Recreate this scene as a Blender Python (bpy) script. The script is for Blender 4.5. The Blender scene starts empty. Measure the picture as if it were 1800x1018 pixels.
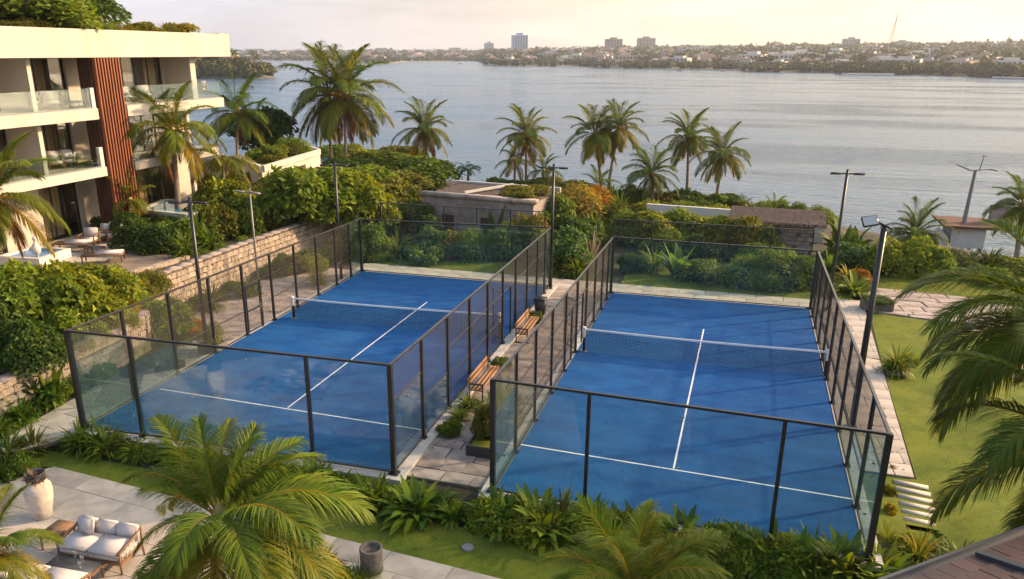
import bpy, bmesh, math, random
import numpy as np
from mathutils import Vector, Matrix, noise
rnd = random.Random(7)
RG = np.random.default_rng(7)
S = bpy.context.scene
COL = S.collection
R = math.radians

# ------------------------------------------------------------------ camera
FOC = 1390.053; CAM = np.array([18.711, -17.821, 11.229]); PITCH, YAW = 0.3225, -0.303; S0, S1 = -45.949, 48.5
_cy, _sy, _cp, _sp = math.cos(YAW), math.sin(YAW), math.cos(PITCH), math.sin(PITCH)
FW = np.array([_sy*_cp, _cy*_cp, -_sp]); RT = np.array([_cy, -_sy, 0.0]); UP = np.cross(RT, FW)
cam = bpy.data.cameras.new('camera'); camo = bpy.data.objects.new('camera', cam); COL.objects.link(camo)
cam.sensor_width = 36; cam.lens = 36*FOC/1800; cam.shift_x = -S0/1800; cam.shift_y = S1/1800
cam.clip_start = .3; cam.clip_end = 20000
camo.matrix_world = Matrix(((RT[0], UP[0], -FW[0], CAM[0]), (RT[1], UP[1], -FW[1], CAM[1]), (RT[2], UP[2], -FW[2], CAM[2]), (0, 0, 0, 1)))
S.camera = camo

def ray(u, v): return FW + RT*(u-900-S0)/FOC - UP*(v-509-S1)/FOC
def P(u, v, z=0.0):                      # ground position seen at a pixel of the survey photograph
    d = ray(u, v); return CAM + d*((z-CAM[2])/d[2])
def D(u, v, t): return CAM + ray(u, v)*t
def depth(p): return float((np.array(p)-CAM) @ FW)
def htop(p, v):                          # height at which a vertical over p reaches image row v
    lo, hi = p[2], p[2]+max(12, .3*depth(p))
    for _ in range(40):
        m = (lo+hi)/2; d = np.array([p[0], p[1], m])-CAM; w = d@FW
        if 509+S1-FOC*(d@UP)/w > v: lo = m
        else: hi = m
    return lo

# ------------------------------------------------------------------ light
SUN_AZ, SUN_EL = R(57), R(25)            # azimuth from +Y towards +X
SD = Vector((math.sin(SUN_AZ)*math.cos(SUN_EL), math.cos(SUN_AZ)*math.cos(SUN_EL), math.sin(SUN_EL)))
w = bpy.data.worlds.new('World'); S.world = w; w.use_nodes = True
nt = w.node_tree; N = nt.nodes; L = nt.links; N.clear()
out = N.new('ShaderNodeOutputWorld'); bg = N.new('ShaderNodeBackground'); bg.inputs[1].default_value = 0.135
sky = N.new('ShaderNodeTexSky'); sky.sky_type = 'NISHITA'; sky.sun_disc = False
sky.sun_elevation = SUN_EL; sky.sun_rotation = SUN_AZ; sky.air_density = 1.3; sky.dust_density = 4.0; sky.ozone_density = 2.0
tc = N.new('ShaderNodeTexCoord')
# thin veil of high cloud: warm towards the sun, lilac grey away from it
dot = N.new('ShaderNodeVectorMath'); dot.operation = 'DOT_PRODUCT'; dot.inputs[1].default_value = (math.sin(SUN_AZ), math.cos(SUN_AZ), 0)
L.new(tc.outputs['Generated'], dot.inputs[0])
cr = N.new('ShaderNodeValToRGB'); L.new(dot.outputs['Value'], cr.inputs[0])
el = cr.color_ramp.elements; el[0].position = 0.0; el[0].color = (2.9, 2.85, 3.2, 1); el[1].position = .82; el[1].color = (7.0, 5.2, 2.9, 1)
e = el.new(.22); e.color = (3.4, 3.0, 2.75, 1); e = el.new(.42); e.color = (4.6, 3.6, 2.6, 1); e = el.new(.62); e.color = (5.9, 4.35, 2.5, 1)
mp = N.new('ShaderNodeMapping'); mp.inputs['Scale'].default_value = (1.6, 1.6, 9.0); L.new(tc.outputs['Generated'], mp.inputs[0])
nz = N.new('ShaderNodeTexNoise'); nz.inputs['Scale'].default_value = 2.2; nz.inputs['Detail'].default_value = 5; nz.inputs['Roughness'].default_value = .55
L.new(mp.outputs[0], nz.inputs[0])
r2 = N.new('ShaderNodeMapRange'); r2.inputs['From Min'].default_value = .40; r2.inputs['From Max'].default_value = .62; r2.inputs['To Min'].default_value = .68; r2.inputs['To Max'].default_value = 1.0
L.new(nz.outputs[0], r2.inputs[0])
cm = N.new('ShaderNodeMix'); cm.data_type = 'RGBA'; cm.blend_type = 'MULTIPLY'; cm.inputs[0].default_value = 1
L.new(cr.outputs[0], cm.inputs[6]); L.new(r2.outputs[0], cm.inputs[7])
mx = N.new('ShaderNodeMix'); mx.data_type = 'RGBA'; 
sp_ = N.new('ShaderNodeSeparateXYZ'); L.new(tc.outputs['Generated'], sp_.inputs[0])
vr = N.new('ShaderNodeMapRange'); vr.interpolation_type = 'SMOOTHSTEP'; vr.inputs['From Min'].default_value = .05; vr.inputs['From Max'].default_value = .55; vr.inputs['To Min'].default_value = .88; vr.inputs['To Max'].default_value = .30; L.new(sp_.outputs['Z'], vr.inputs[0]); L.new(vr.outputs[0], mx.inputs[0])
L.new(sky.outputs[0], mx.inputs[6]); L.new(cm.outputs[2], mx.inputs[7])
L.new(mx.outputs[2], bg.inputs[0]); L.new(bg.outputs[0], out.inputs[0])
sl = bpy.data.lights.new('sun', 'SUN'); so = bpy.data.objects.new('sun', sl); COL.objects.link(so)
sl.energy = 3.1; sl.angle = R(2.2); sl.color = (1.0, .65, .34); so.rotation_euler = SD.to_track_quat('Z', 'Y').to_euler(); so.location = (60, 30, 60)
S.view_settings.view_transform = 'Standard'; S.view_settings.look = 'None'; S.view_settings.exposure = 1.42; S.view_settings.gamma = 1
S.view_settings.use_curve_mapping = False
S.cycles.max_bounces = 8; S.cycles.transparent_max_bounces = 40; S.cycles.use_denoising = True
S.cycles.volume_bounces = 0; S.cycles.caustics_reflective = False; S.cycles.caustics_refractive = False

# ------------------------------------------------------------------ materials
def mat(name, c, rough=.7, c2=None, scale=3.0, bump=0.0, bscale=20.0, metal=0.0, objtint=0.0, detail=4, spec=.5, stretch=(1, 1, 1), objcol=False, lo=.35, hi=.65):
    m = bpy.data.materials.new(name); m.use_nodes = True; t = m.node_tree; b = t.nodes['Principled BSDF']
    b.inputs['Roughness'].default_value = rough; b.inputs['Metallic'].default_value = metal; b.inputs['Specular IOR Level'].default_value = spec
    n = t.nodes.new; l = t.links.new
    b.inputs['Base Color'].default_value = (*c, 1)
    src = None
    g = n('ShaderNodeTexCoord'); mpn = n('ShaderNodeMapping'); mpn.inputs['Scale'].default_value = stretch; l(g.outputs['Object'], mpn.inputs[0])
    if c2:
        a = n('ShaderNodeTexNoise'); a.inputs['Scale'].default_value = scale; a.inputs['Detail'].default_value = detail; a.inputs['Roughness'].default_value = .62
        l(mpn.outputs[0], a.inputs[0])
        mr = n('ShaderNodeMapRange'); mr.inputs[1].default_value = lo; mr.inputs[2].default_value = hi; l(a.outputs[0], mr.inputs[0])
        x = n('ShaderNodeMix'); x.data_type = 'RGBA'; x.inputs[6].default_value = (*c, 1); x.inputs[7].default_value = (*c2, 1); l(mr.outputs[0], x.inputs[0]); src = x.outputs[2]
    if objtint or objcol:
        oi = n('ShaderNodeObjectInfo'); h = n('ShaderNodeMix'); h.data_type = 'RGBA'; h.blend_type = 'MULTIPLY'; h.inputs[0].default_value = 1
        if src: l(src, h.inputs[6])
        else: h.inputs[6].default_value = (*c, 1)
        if objcol: l(oi.outputs['Color'], h.inputs[7])
        else:
            mr = n('ShaderNodeMapRange'); mr.inputs[3].default_value = 1-objtint; mr.inputs[4].default_value = 1+objtint*.6; l(oi.outputs['Random'], mr.inputs[0]); l(mr.outputs[0], h.inputs[7])
        src = h.outputs[2]
    if src: l(src, b.inputs['Base Color'])
    if bump:
        a = n('ShaderNodeTexNoise'); a.inputs['Scale'].default_value = bscale; a.inputs['Detail'].default_value = 5; l(mpn.outputs[0], a.inputs[0])
        bp = n('ShaderNodeBump'); bp.inputs['Strength'].default_value = bump; bp.inputs['Distance'].default_value = .02; l(a.outputs[0], bp.inputs['Height']); l(bp.outputs[0], b.inputs['Normal'])
    return m

def leafmat(name, trans=.35, gloss=.12):
    m = bpy.data.materials.new(name); m.use_nodes = True; t = m.node_tree; t.nodes.clear(); n = t.nodes.new; l = t.links.new
    o = n('ShaderNodeOutputMaterial'); at = n('ShaderNodeAttribute'); at.attribute_name = 'Col'; oi = n('ShaderNodeObjectInfo')
    h = n('ShaderNodeMix'); h.data_type = 'RGBA'; h.blend_type = 'MULTIPLY'; h.inputs[0].default_value = 1; l(at.outputs['Color'], h.inputs[6]); l(oi.outputs['Color'], h.inputs[7])
    d = n('ShaderNodeBsdfPrincipled'); d.inputs['Roughness'].default_value = .55; d.inputs['Specular IOR Level'].default_value = .22; l(h.outputs[2], d.inputs['Base Color'])
    tr = n('ShaderNodeBsdfTranslucent')
    y = n('ShaderNodeMix'); y.data_type = 'RGBA'; y.blend_type = 'MULTIPLY'; y.inputs[0].default_value = 1; y.inputs[7].default_value = (1.9, 1.6, .6, 1); l(h.outputs[2], y.inputs[6]); l(y.outputs[2], tr.inputs[0])
    mx = n('ShaderNodeMixShader'); mx.inputs[0].default_value = trans; l(d.outputs[0], mx.inputs[1]); l(tr.outputs[0], mx.inputs[2]); l(mx.outputs[0], o.inputs[0])
    return m

def glassmat(name, tint, refl=.05, haze=.03, hazecol=(.7, .85, .8)):
    m = bpy.data.materials.new(name); m.use_nodes = True; t = m.node_tree; t.nodes.clear(); n = t.nodes.new; l = t.links.new
    o = n('ShaderNodeOutputMaterial'); tr = n('ShaderNodeBsdfTransparent'); tr.inputs[0].default_value = (*tint, 1)
    g = n('ShaderNodeBsdfGlossy'); g.inputs['Roughness'].default_value = .02
    f = n('ShaderNodeFresnel'); f.inputs[0].default_value = 1.5
    ad = n('ShaderNodeMath'); ad.operation = 'MULTIPLY_ADD'; ad.inputs[1].default_value = .5; ad.inputs[2].default_value = refl-.04; l(f.outputs[0], ad.inputs[0]); ad.use_clamp = True
    s = n('ShaderNodeMixShader'); l(ad.outputs[0], s.inputs[0]); l(tr.outputs[0], s.inputs[1]); l(g.outputs[0], s.inputs[2])
    df = n('ShaderNodeBsdfDiffuse'); df.inputs[0].default_value = (*hazecol, 1)
    nz = n('ShaderNodeTexNoise'); nz.inputs['Scale'].default_value = .9; nz.inputs['Detail'].default_value = 4; nz.inputs['Distortion'].default_value = 1.2
    tcn = n('ShaderNodeTexCoord'); l(tcn.outputs['Object'], nz.inputs[0])
    mr = n('ShaderNodeMapRange'); mr.inputs[1].default_value = .35; mr.inputs[2].default_value = .75; mr.inputs[3].default_value = haze*.3; mr.inputs[4].default_value = haze*1.8; l(nz.outputs[0], mr.inputs[0])
    s2 = n('ShaderNodeMixShader'); l(mr.outputs[0], s2.inputs[0]); l(s.outputs[0], s2.inputs[1]); l(df.outputs[0], s2.inputs[2]); l(s2.outputs[0], o.inputs[0])
    return m

M = {}
M['turf'] = mat('blue_turf', (.004, .055, .205), .85, (.010, .096, .30), .9, .5, 90, detail=8, spec=.1, stretch=(.7, 1.6, 1))
t_ = M['turf'].node_tree; b_ = t_.nodes['Principled BSDF']; lk = b_.inputs['Base Color'].links[0].from_socket; co = t_.nodes.new('ShaderNodeTexCoord')
for sc_, lo_, hi_, fac_, c_ in ((.35, .48, .72, .45, (.026, .10, .25)), (3.2, .52, .75, .35, (.022, .10, .26)), (5.5, .60, .72, .6, (.004, .03, .13)), (45, .55, .8, .7, (.06, .16, .33))):
    a_ = t_.nodes.new('ShaderNodeTexNoise'); a_.inputs['Scale'].default_value = sc_; a_.inputs['Detail'].default_value = 9; a_.inputs['Roughness'].default_value = .68; a_.inputs['Distortion'].default_value = .6; t_.links.new(co.outputs['Object'], a_.inputs[0])
    r_ = t_.nodes.new('ShaderNodeMapRange'); r_.inputs[1].default_value = lo_; r_.inputs[2].default_value = hi_; r_.inputs[4].default_value = fac_; t_.links.new(a_.outputs[0], r_.inputs[0])
    x_ = t_.nodes.new('ShaderNodeMix'); x_.data_type = 'RGBA'; x_.inputs[7].default_value = (*c_, 1); t_.links.new(r_.outputs[0], x_.inputs[0]); t_.links.new(lk, x_.inputs[6]); lk = x_.outputs[2]
t_.links.new(lk, b_.inputs['Base Color'])
def layers(nm, ls):
    t_ = M[nm].node_tree; b_ = t_.nodes['Principled BSDF']; lk = b_.inputs['Base Color'].links[0].from_socket; co = t_.nodes.new('ShaderNodeTexCoord')
    for sc_, lo_, hi_, fac_, c_ in ls:
        a_ = t_.nodes.new('ShaderNodeTexNoise'); a_.inputs['Scale'].default_value = sc_; a_.inputs['Detail'].default_value = 9; a_.inputs['Roughness'].default_value = .7; a_.inputs['Distortion'].default_value = .5; t_.links.new(co.outputs['Object'], a_.inputs[0])
        r_ = t_.nodes.new('ShaderNodeMapRange'); r_.inputs[1].default_value = lo_; r_.inputs[2].default_value = hi_; r_.inputs[4].default_value = fac_; t_.links.new(a_.outputs[0], r_.inputs[0])
        x_ = t_.nodes.new('ShaderNodeMix'); x_.data_type = 'RGBA'; x_.inputs[7].default_value = (*c_, 1); t_.links.new(r_.outputs[0], x_.inputs[0]); t_.links.new(lk, x_.inputs[6]); lk = x_.outputs[2]
    t_.links.new(lk, b_.inputs['Base Color'])
layers('turf', ((9, .50, .66, .5, (.03, .115, .30)), (14, .56, .70, .6, (.003, .028, .13)), (1.6, .56, .72, .4, (.05, .13, .25))))
M['line'] = mat('white_line', (.72, .74, .76), .8, (.6, .63, .68), 12)
M['black'] = mat('black_powder_coat', (.012, .013, .016), .38, bump=.1, bscale=60)
M['rail'] = mat('worn_rail', (.045, .042, .04), .32, (.09, .08, .07), 3, metal=.5)
M['wire'] = mat('wire', (.022, .022, .024), .5, metal=.2)
M['net'] = mat('net_cord', (.01, .014, .03), .8)
M['tape'] = mat('net_tape', (.75, .77, .8), .7)
M['glass'] = glassmat('court_glass', (.87, .94, .925), .045, .018, (.50, .72, .70))
M['sideglass'] = glassmat('balustrade_glass', (.90, .96, .95), .015, .0)
M['win'] = mat('window_glass', (.02, .018, .014), .04, spec=1.0)
M['curtain'] = mat('curtain', (.82, .70, .50), .9, (.62, .50, .34), 1.0, stretch=(1, 9, .05))
M['white'] = mat('white_render', (.52, .48, .43), .85, (.44, .395, .34), .9, .15, 40, stretch=(1, 1, .12), detail=7)
M['whiteb'] = mat('white_paint', (.60, .58, .55), .7, (.52, .50, .47), 1.2)
M['kerb'] = mat('pale_concrete', (.50, .49, .47), .8, (.36, .35, .34), 2.2, .25, 30, detail=7)
M['pave'] = mat('stone_paving', (.46, .42, .37), .8, (.31, .275, .24), 1.1, .35, 18, objtint=.16, detail=8)
M['flag'] = mat('rough_flagstone', (.40, .34, .30), .85, (.20, .165, .15), 1.6, .8, 7, objtint=.22, detail=8)
M['joint'] = mat('joint_mortar', (.15, .125, .11), .95, (.09, .08, .065), 6)
M['soil'] = mat('soil', (.045, .034, .022), .95, (.025, .03, .012), 1.5, .8, 9)
M['grass'] = mat('lawn_grass', (.055, .10, .010), .9, (.15, .175, .018), .7, 1.0, 55, detail=9, spec=.15)
layers('grass', ((1.3, .50, .70, .6, (.19, .17, .045)), (6, .52, .68, .7, (.03, .062, .008)), (26, .48, .66, .7, (.19, .22, .03)), (60, .52, .7, .7, (.025, .05, .006))))
M['blade'] = leafmat('grass_blade', .35)
M['stone'] = mat('rubble_stone', (.42, .35, .28), .9, (.22, .175, .14), 4, .8, 14, objtint=.28, detail=8)
M['wood'] = mat('orange_wood', (.36, .19, .08), .55, (.26, .13, .055), 3, .2, 30, stretch=(1, 1, 8), objtint=.12)
M['slat'] = mat('red_cedar', (.25, .075, .024), .55, (.15, .045, .016), 2, .15, 20, stretch=(4, 4, .3), objtint=.15)
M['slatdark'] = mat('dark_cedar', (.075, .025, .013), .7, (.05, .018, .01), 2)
M['teak'] = mat('teak', (.20, .11, .06), .55, (.13, .07, .04), 6, .2, 30)
M['deck'] = mat('deck_board', (.27, .21, .165), .75, (.19, .145, .115), 2, .3, 22, objtint=.2)
M['cushion'] = mat('pale_cushion', (.50, .48, .48), .95, (.43, .41, .41), 3, .3, 60)
M['darktop'] = mat('slate_top', (.035, .042, .055), .35, (.055, .06, .07), 2)
M['clay'] = mat('weathered_pot', (.52, .47, .41), .85, (.20, .16, .13), 2.6, .5, 10, detail=8, lo=.45, hi=.75)
M['char'] = mat('charred_rim', (.03, .03, .032), .6, (.06, .06, .06), 5)
M['stonepot'] = mat('stone_pot', (.16, .14, .125), .9, (.08, .07, .065), 6, .8, 14)
M['poolwater'] = mat('pool_water', (.02, .16, .30), .05, (.03, .22, .36), 1.2, .3, 3)
M['pooltile'] = mat('pool_blue', (.03, .17, .42), .3)
M['bark'] = mat('palm_bark', (.24, .19, .15), .9, (.13, .10, .075), 3, .8, 9, stretch=(1, 1, 6))
M['bark2'] = mat('tree_bark', (.15, .11, .08), .9, (.09, .065, .05), 3, .8, 9)
M['rachis'] = mat('frond_rib', (.30, .24, .07), .5, (.2, .19, .05), 3)
M['leaf'] = leafmat('leaf')
M['farleaf'] = leafmat('far_leaf', .15)
M['roof'] = mat('brown_roof', (.045, .030, .028), .9, (.10, .068, .055), 2.2, .8, 12, objtint=.2)
M['redroof'] = mat('red_roof', (.11, .038, .028), .85, (.08, .03, .024), 1.5, .5, 9)
M['concrete'] = mat('stained_concrete', (.32, .28, .25), .9, (.16, .13, .115), 1.4, .5, 12, detail=8)
M['maroon'] = mat('maroon_tile', (.045, .023, .024), .5, (.07, .035, .033), 1.6, .4, 16, objtint=.3)
M['gutter'] = mat('blue_grey_gutter', (.035, .042, .055), .35)
M['grey'] = mat('grey_metal', (.20, .21, .23), .5, metal=.3)
M['lamp'] = mat('lamp_lens', (.42, .43, .43), .2)
M['dark'] = mat('dark_grey_plastic', (.03, .032, .034), .5)
M['teal'] = mat('teal_water', (.01, .10, .15), .06)
M['copper'] = mat('dried_leaf', (.10, .05, .04), .9)
M['land'] = mat('far_ground', (.10, .10, .055), .95, (.14, .12, .08), .02)
M['sand'] = mat('shore_sand', (.38, .31, .22), .95, (.3, .25, .18), .3)
for nme, c, c2 in (('cityw', (.60, .56, .52), (.5, .46, .42)), ('cityg', (.33, .33, .36), (.27, .27, .30)), ('cityb', (.28, .20, .18), (.22, .16, .14)), ('cityc', (.50, .40, .32), (.42, .33, .27)), ('citybl', (.26, .38, .55), (.21, .33, .50)), ('cityr', (.22, .15, .12), (.17, .12, .10))):
    M[nme] = mat(nme.replace('city', 'facade_'), c, .85, c2, .15)
M['citywin'] = mat('far_window', (.07, .08, .10), .25)
# lagoon
m = bpy.data.materials.new('lagoon'); m.use_nodes = True; t = m.node_tree; b = t.nodes['Principled BSDF']; n = t.nodes.new; l = t.links.new
b.inputs['Base Color'].default_value = (.055, .125, .21, 1); b.inputs['Roughness'].default_value = .12; b.inputs['IOR'].default_value = 1.33
g = n('ShaderNodeTexCoord')
def wv(sc, st, rot, det):
    mpn = n('ShaderNodeMapping'); mpn.inputs['Scale'].default_value = st; mpn.inputs['Rotation'].default_value = (0, 0, rot); l(g.outputs['Object'], mpn.inputs[0])
    a = n('ShaderNodeTexNoise'); a.inputs['Scale'].default_value = sc; a.inputs['Detail'].default_value = det; a.inputs['Roughness'].default_value = .6; l(mpn.outputs[0], a.inputs[0]); return a.outputs[0]
a1 = wv(.5, (.22, 1, 1), R(10), 3); a2 = wv(2.4, (.4, 1, 1), R(18), 3); a3 = wv(.05, (.25, 1, 1), R(6), 3)
s1 = n('ShaderNodeMath'); s1.operation = 'MULTIPLY_ADD'; s1.inputs[1].default_value = .35; l(a2, s1.inputs[0]); l(a1, s1.inputs[2])
bp = n('ShaderNodeBump'); bp.inputs['Strength'].default_value = .55; bp.inputs['Distance'].default_value = 1.3; l(s1.outputs[0], bp.inputs['Height']); l(bp.outputs[0], b.inputs['Normal'])
mr = n('ShaderNodeMapRange'); mr.inputs[1].default_value = .4; mr.inputs[2].default_value = .62; mr.inputs[3].default_value = .08; mr.inputs[4].default_value = .26; l(a3, mr.inputs[0]); l(mr.outputs[0], b.inputs['Roughness'])
M['lagoon'] = m

# ------------------------------------------------------------------ mesh helpers
class MB:
    def __init__(s): s.v = []; s.f = []; s.m = []
    def add(s, vs, fs, mi=0):
        k = len(s.v); s.v += [tuple(map(float, q)) for q in vs]; s.f += [tuple(k+i for i in f) for f in fs]; s.m += [mi]*len(fs)
    def box(s, x0, x1, y0, y1, z0, z1, mi=0):
        s.add([(x0, y0, z0), (x1, y0, z0), (x1, y1, z0), (x0, y1, z0), (x0, y0, z1), (x1, y0, z1), (x1, y1, z1), (x0, y1, z1)],
              [(0, 3, 2, 1), (4, 5, 6, 7), (0, 1, 5, 4), (1, 2, 6, 5), (2, 3, 7, 6), (3, 0, 4, 7)], mi); return s
    def bar(s, a, b, w, h=None, mi=0, up=(0, 0, 1)):
        h = h or w; a = Vector(a); b = Vector(b); d = (b-a); d.normalize(); u = Vector(up)
        if abs(d.dot(u)) > .95: u = Vector((0, 1, 0))
        x = d.cross(u).normalized(); y = x.cross(d).normalized(); q = []
        for p in (a, b):
            for sx, sy in ((-1, -1), (1, -1), (1, 1), (-1, 1)): q.append(p+x*(sx*w/2)+y*(sy*h/2))
        s.add(q, [(0, 1, 2, 3), (7, 6, 5, 4), (0, 4, 5, 1), (1, 5, 6, 2), (2, 6, 7, 3), (3, 7, 4, 0)], mi); return s
    def tube(s, pts, rs, n=8, mi=0, cap=True):
        pts = [Vector(p) for p in pts]; rs = rs if hasattr(rs, '__len__') else [rs]*len(pts); k = len(s.v); q = []
        for i, p in enumerate(pts):
            d = (pts[min(i+1, len(pts)-1)]-pts[max(i-1, 0)]).normalized(); u = Vector((0, 0, 1)) if abs(d.z) < .9 else Vector((1, 0, 0))
            x = d.cross(u).normalized(); y = x.cross(d)
            q += [p+x*(rs[i]*math.cos(j*2*math.pi/n))+y*(rs[i]*math.sin(j*2*math.pi/n)) for j in range(n)]
        fs = [(i*n+j, i*n+(j+1) % n, (i+1)*n+(j+1) % n, (i+1)*n+j) for i in range(len(pts)-1) for j in range(n)]
        if cap: fs += [tuple(reversed(range(n))), tuple((len(pts)-1)*n+j for j in range(n))]
        s.add(q, fs, mi); return s
    def lathe(s, prof, c=(0, 0, 0), n=20, mi=0):
        q = [(c[0]+r*math.cos(j*2*math.pi/n), c[1]+r*math.sin(j*2*math.pi/n), c[2]+z) for r, z in prof for j in range(n)]
        s.add(q, [(i*n+j, i*n+(j+1) % n, (i+1)*n+(j+1) % n, (i+1)*n+j) for i in range(len(prof)-1) for j in range(n)], mi); return s
    def prism(s, poly, z0, z1, mi=0):
        n = len(poly); q = [(p[0], p[1], z0) for p in poly]+[(p[0], p[1], z1) for p in poly]
        s.add(q, [tuple(reversed(range(n))), tuple(range(n, 2*n))]+[(i, (i+1) % n, n+(i+1) % n, n+i) for i in range(n)], mi); return s
    def mesh(s, name, mats, smooth=False, bevel=0):
        me = bpy.data.meshes.new(name); me.from_pydata(s.v, [], s.f)
        for mm in (mats if isinstance(mats, (list, tuple)) else [mats]): me.materials.append(mm)
        me.polygons.foreach_set('material_index', s.m)
        if smooth: me.polygons.foreach_set('use_smooth', [True]*len(s.f))
        if bevel:
            bm = bmesh.new(); bm.from_mesh(me); bmesh.ops.bevel(bm, geom=bm.edges[:], offset=bevel, segments=2, affect='EDGES', clamp_overlap=True); bm.to_mesh(me); bm.free()
            me.polygons.foreach_set('use_smooth', [True]*len(me.polygons))
        me.update(); return me
def obj(name, me, parent=None, loc=None, **kw):
    o = bpy.data.objects.new(name, me); COL.objects.link(o)
    if parent: o.parent = parent
    if loc is not None: o.location = tuple(map(float, loc))
    for k, v in kw.items(): o[k] = v
    return o
def B(mb, name, mats, parent=None, loc=None, smooth=False, bevel=0, **kw): return obj(name, mb.mesh(name, mats, smooth, bevel), parent, loc, **kw)
def thing(name, label, cat, loc=(0, 0, 0), rz=0, group=None):
    o = obj(name, None, None, loc, label=label, category=cat); o.rotation_euler.z = rz; o.empty_display_size = .2
    if group: o['group'] = group
    return o
def tag(o, label, cat, group=None):
    o['label'] = label; o['category'] = cat
    if group: o['group'] = group
    return o
def struct(name, mb, m, kind='structure', **kw): o = B(mb, name, m, **kw); o['kind'] = kind; return o
def copy_tree(o, parent=None):
    c = o.copy(); COL.objects.link(c); c.parent = parent
    for ch in list(o.children): copy_tree(ch, c)
    return c

def npmesh(name, V, T, mt, col=None, smooth=False):
    """V (n,3) T (m,3|4) numpy -> mesh"""
    me = bpy.data.meshes.new(name); k = T.shape[1]
    me.vertices.add(len(V)); me.vertices.foreach_set('co', V.astype(np.float32).ravel())
    me.loops.add(T.size); me.loops.foreach_set('vertex_index', T.astype(np.int32).ravel())
    me.polygons.add(len(T)); me.polygons.foreach_set('loop_start', np.arange(0, T.size, k, dtype=np.int32)); me.polygons.foreach_set('loop_total', np.full(len(T), k, np.int32))
    if smooth: me.polygons.foreach_set('use_smooth', np.ones(len(T), bool))
    me.materials.append(mt); me.update(calc_edges=True)
    if col is not None:
        a = me.color_attributes.new('Col', 'FLOAT_COLOR', 'POINT'); a.data.foreach_set('color', np.c_[col, np.ones(len(col))].astype(np.float32).ravel())
    return me
def unit(a): return a/np.maximum(np.linalg.norm(a, axis=-1, keepdims=True), 1e-9)
def leafgeo(pts, ax, nrm, ln, wd, col, fold=.25):
    """diamond leaves folded along the midrib"""
    n = len(pts); ln = np.broadcast_to(ln, n)[:, None]; wd = np.broadcast_to(wd, n)[:, None]
    ax = unit(ax); sd = unit(np.cross(ax, nrm)); up = np.cross(sd, ax)
    V = np.stack([pts, pts+ax*ln*.45+sd*wd/2+up*wd*fold, pts+ax*ln-up*ln*.12, pts+ax*ln*.45-sd*wd/2+up*wd*fold], 1).reshape(-1, 3)
    i = np.arange(n)[:, None]*4; T = np.concatenate([i+[0, 1, 2], i+[0, 2, 3]], 0)
    return V, T, np.repeat(col, 4, 0)
def merge(parts):
    V = []; T = []; C = []; k = 0
    for v, t, c in parts: V.append(v); T.append(t+k); C.append(c); k += len(v)
    return np.concatenate(V), np.concatenate(T), np.concatenate(C)
def strips(Pn, Wn, col):
    """Pn (N,K,3) centre lines, Wn (N,K,3) half width vectors -> triangles"""
    n, K, _ = Pn.shape; V = np.stack([Pn-Wn, Pn+Wn], 2).reshape(-1, 3)
    b = (np.arange(n)[:, None]*K+np.arange(K-1)[None]).ravel()[:, None]*2
    T = np.concatenate([b+[0, 1, 3], b+[0, 3, 2]], 0)
    return V, T, np.repeat(col, K*2, 0)
def cols(n, a, b, r, jit=.25):
    t = r.random((n, 1)); c = np.array(a)*(1-t)+np.array(b)*t; return c*(1+jit*(r.random((n, 1))-.5)*2)

G1, G2 = (.050, .102, .013), (.13, .18, .020)
def bush_geo(r, n, leaf, lumps=14, flat=1.0, a=G1, b=G2, wf=.55, spread=.85, low=-.2):
    """crown of leaf clumps in a unit-radius volume, base at z=0, height ~ 2*flat"""
    C = unit(r.normal(size=(lumps, 3))); C[:, 2] = np.abs(C[:, 2])*1.15+low; C *= (.45+.4*r.random((lumps, 1))); rad = .30+.22*r.random(lumps)
    k = r.integers(0, lumps, n); d = unit(r.normal(size=(n, 3))); d[:, 2] = np.where(d[:, 2] < -.3, -d[:, 2], d[:, 2])
    p = C[k]+d*rad[k][:, None]*(.72+.33*r.random((n, 1)))
    p[:, 2] = (p[:, 2]+.35)*flat*.95; p[:, 2] = np.maximum(p[:, 2], 0.02)
    nr = unit(d+.5*r.normal(size=(n, 3))+[0, 0, .5]); ax = unit(np.cross(nr, r.normal(size=(n, 3)))+d*.5-[0, 0, .25])
    c = cols(n, a, b, r); c *= (.8+.4*r.random((lumps, 1)))[k]
    s = leaf*(.7+.6*r.random(n))
    return leafgeo(p, ax, nr, s, s*wf, c)
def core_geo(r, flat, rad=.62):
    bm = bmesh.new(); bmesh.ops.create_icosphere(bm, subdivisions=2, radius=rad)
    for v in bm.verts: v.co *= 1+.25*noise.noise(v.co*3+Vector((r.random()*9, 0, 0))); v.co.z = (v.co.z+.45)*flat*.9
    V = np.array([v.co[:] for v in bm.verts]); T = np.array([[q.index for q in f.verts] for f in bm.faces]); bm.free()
    return V, T, np.tile(np.array([[.012, .022, .005]]), (len(V), 1))
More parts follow.
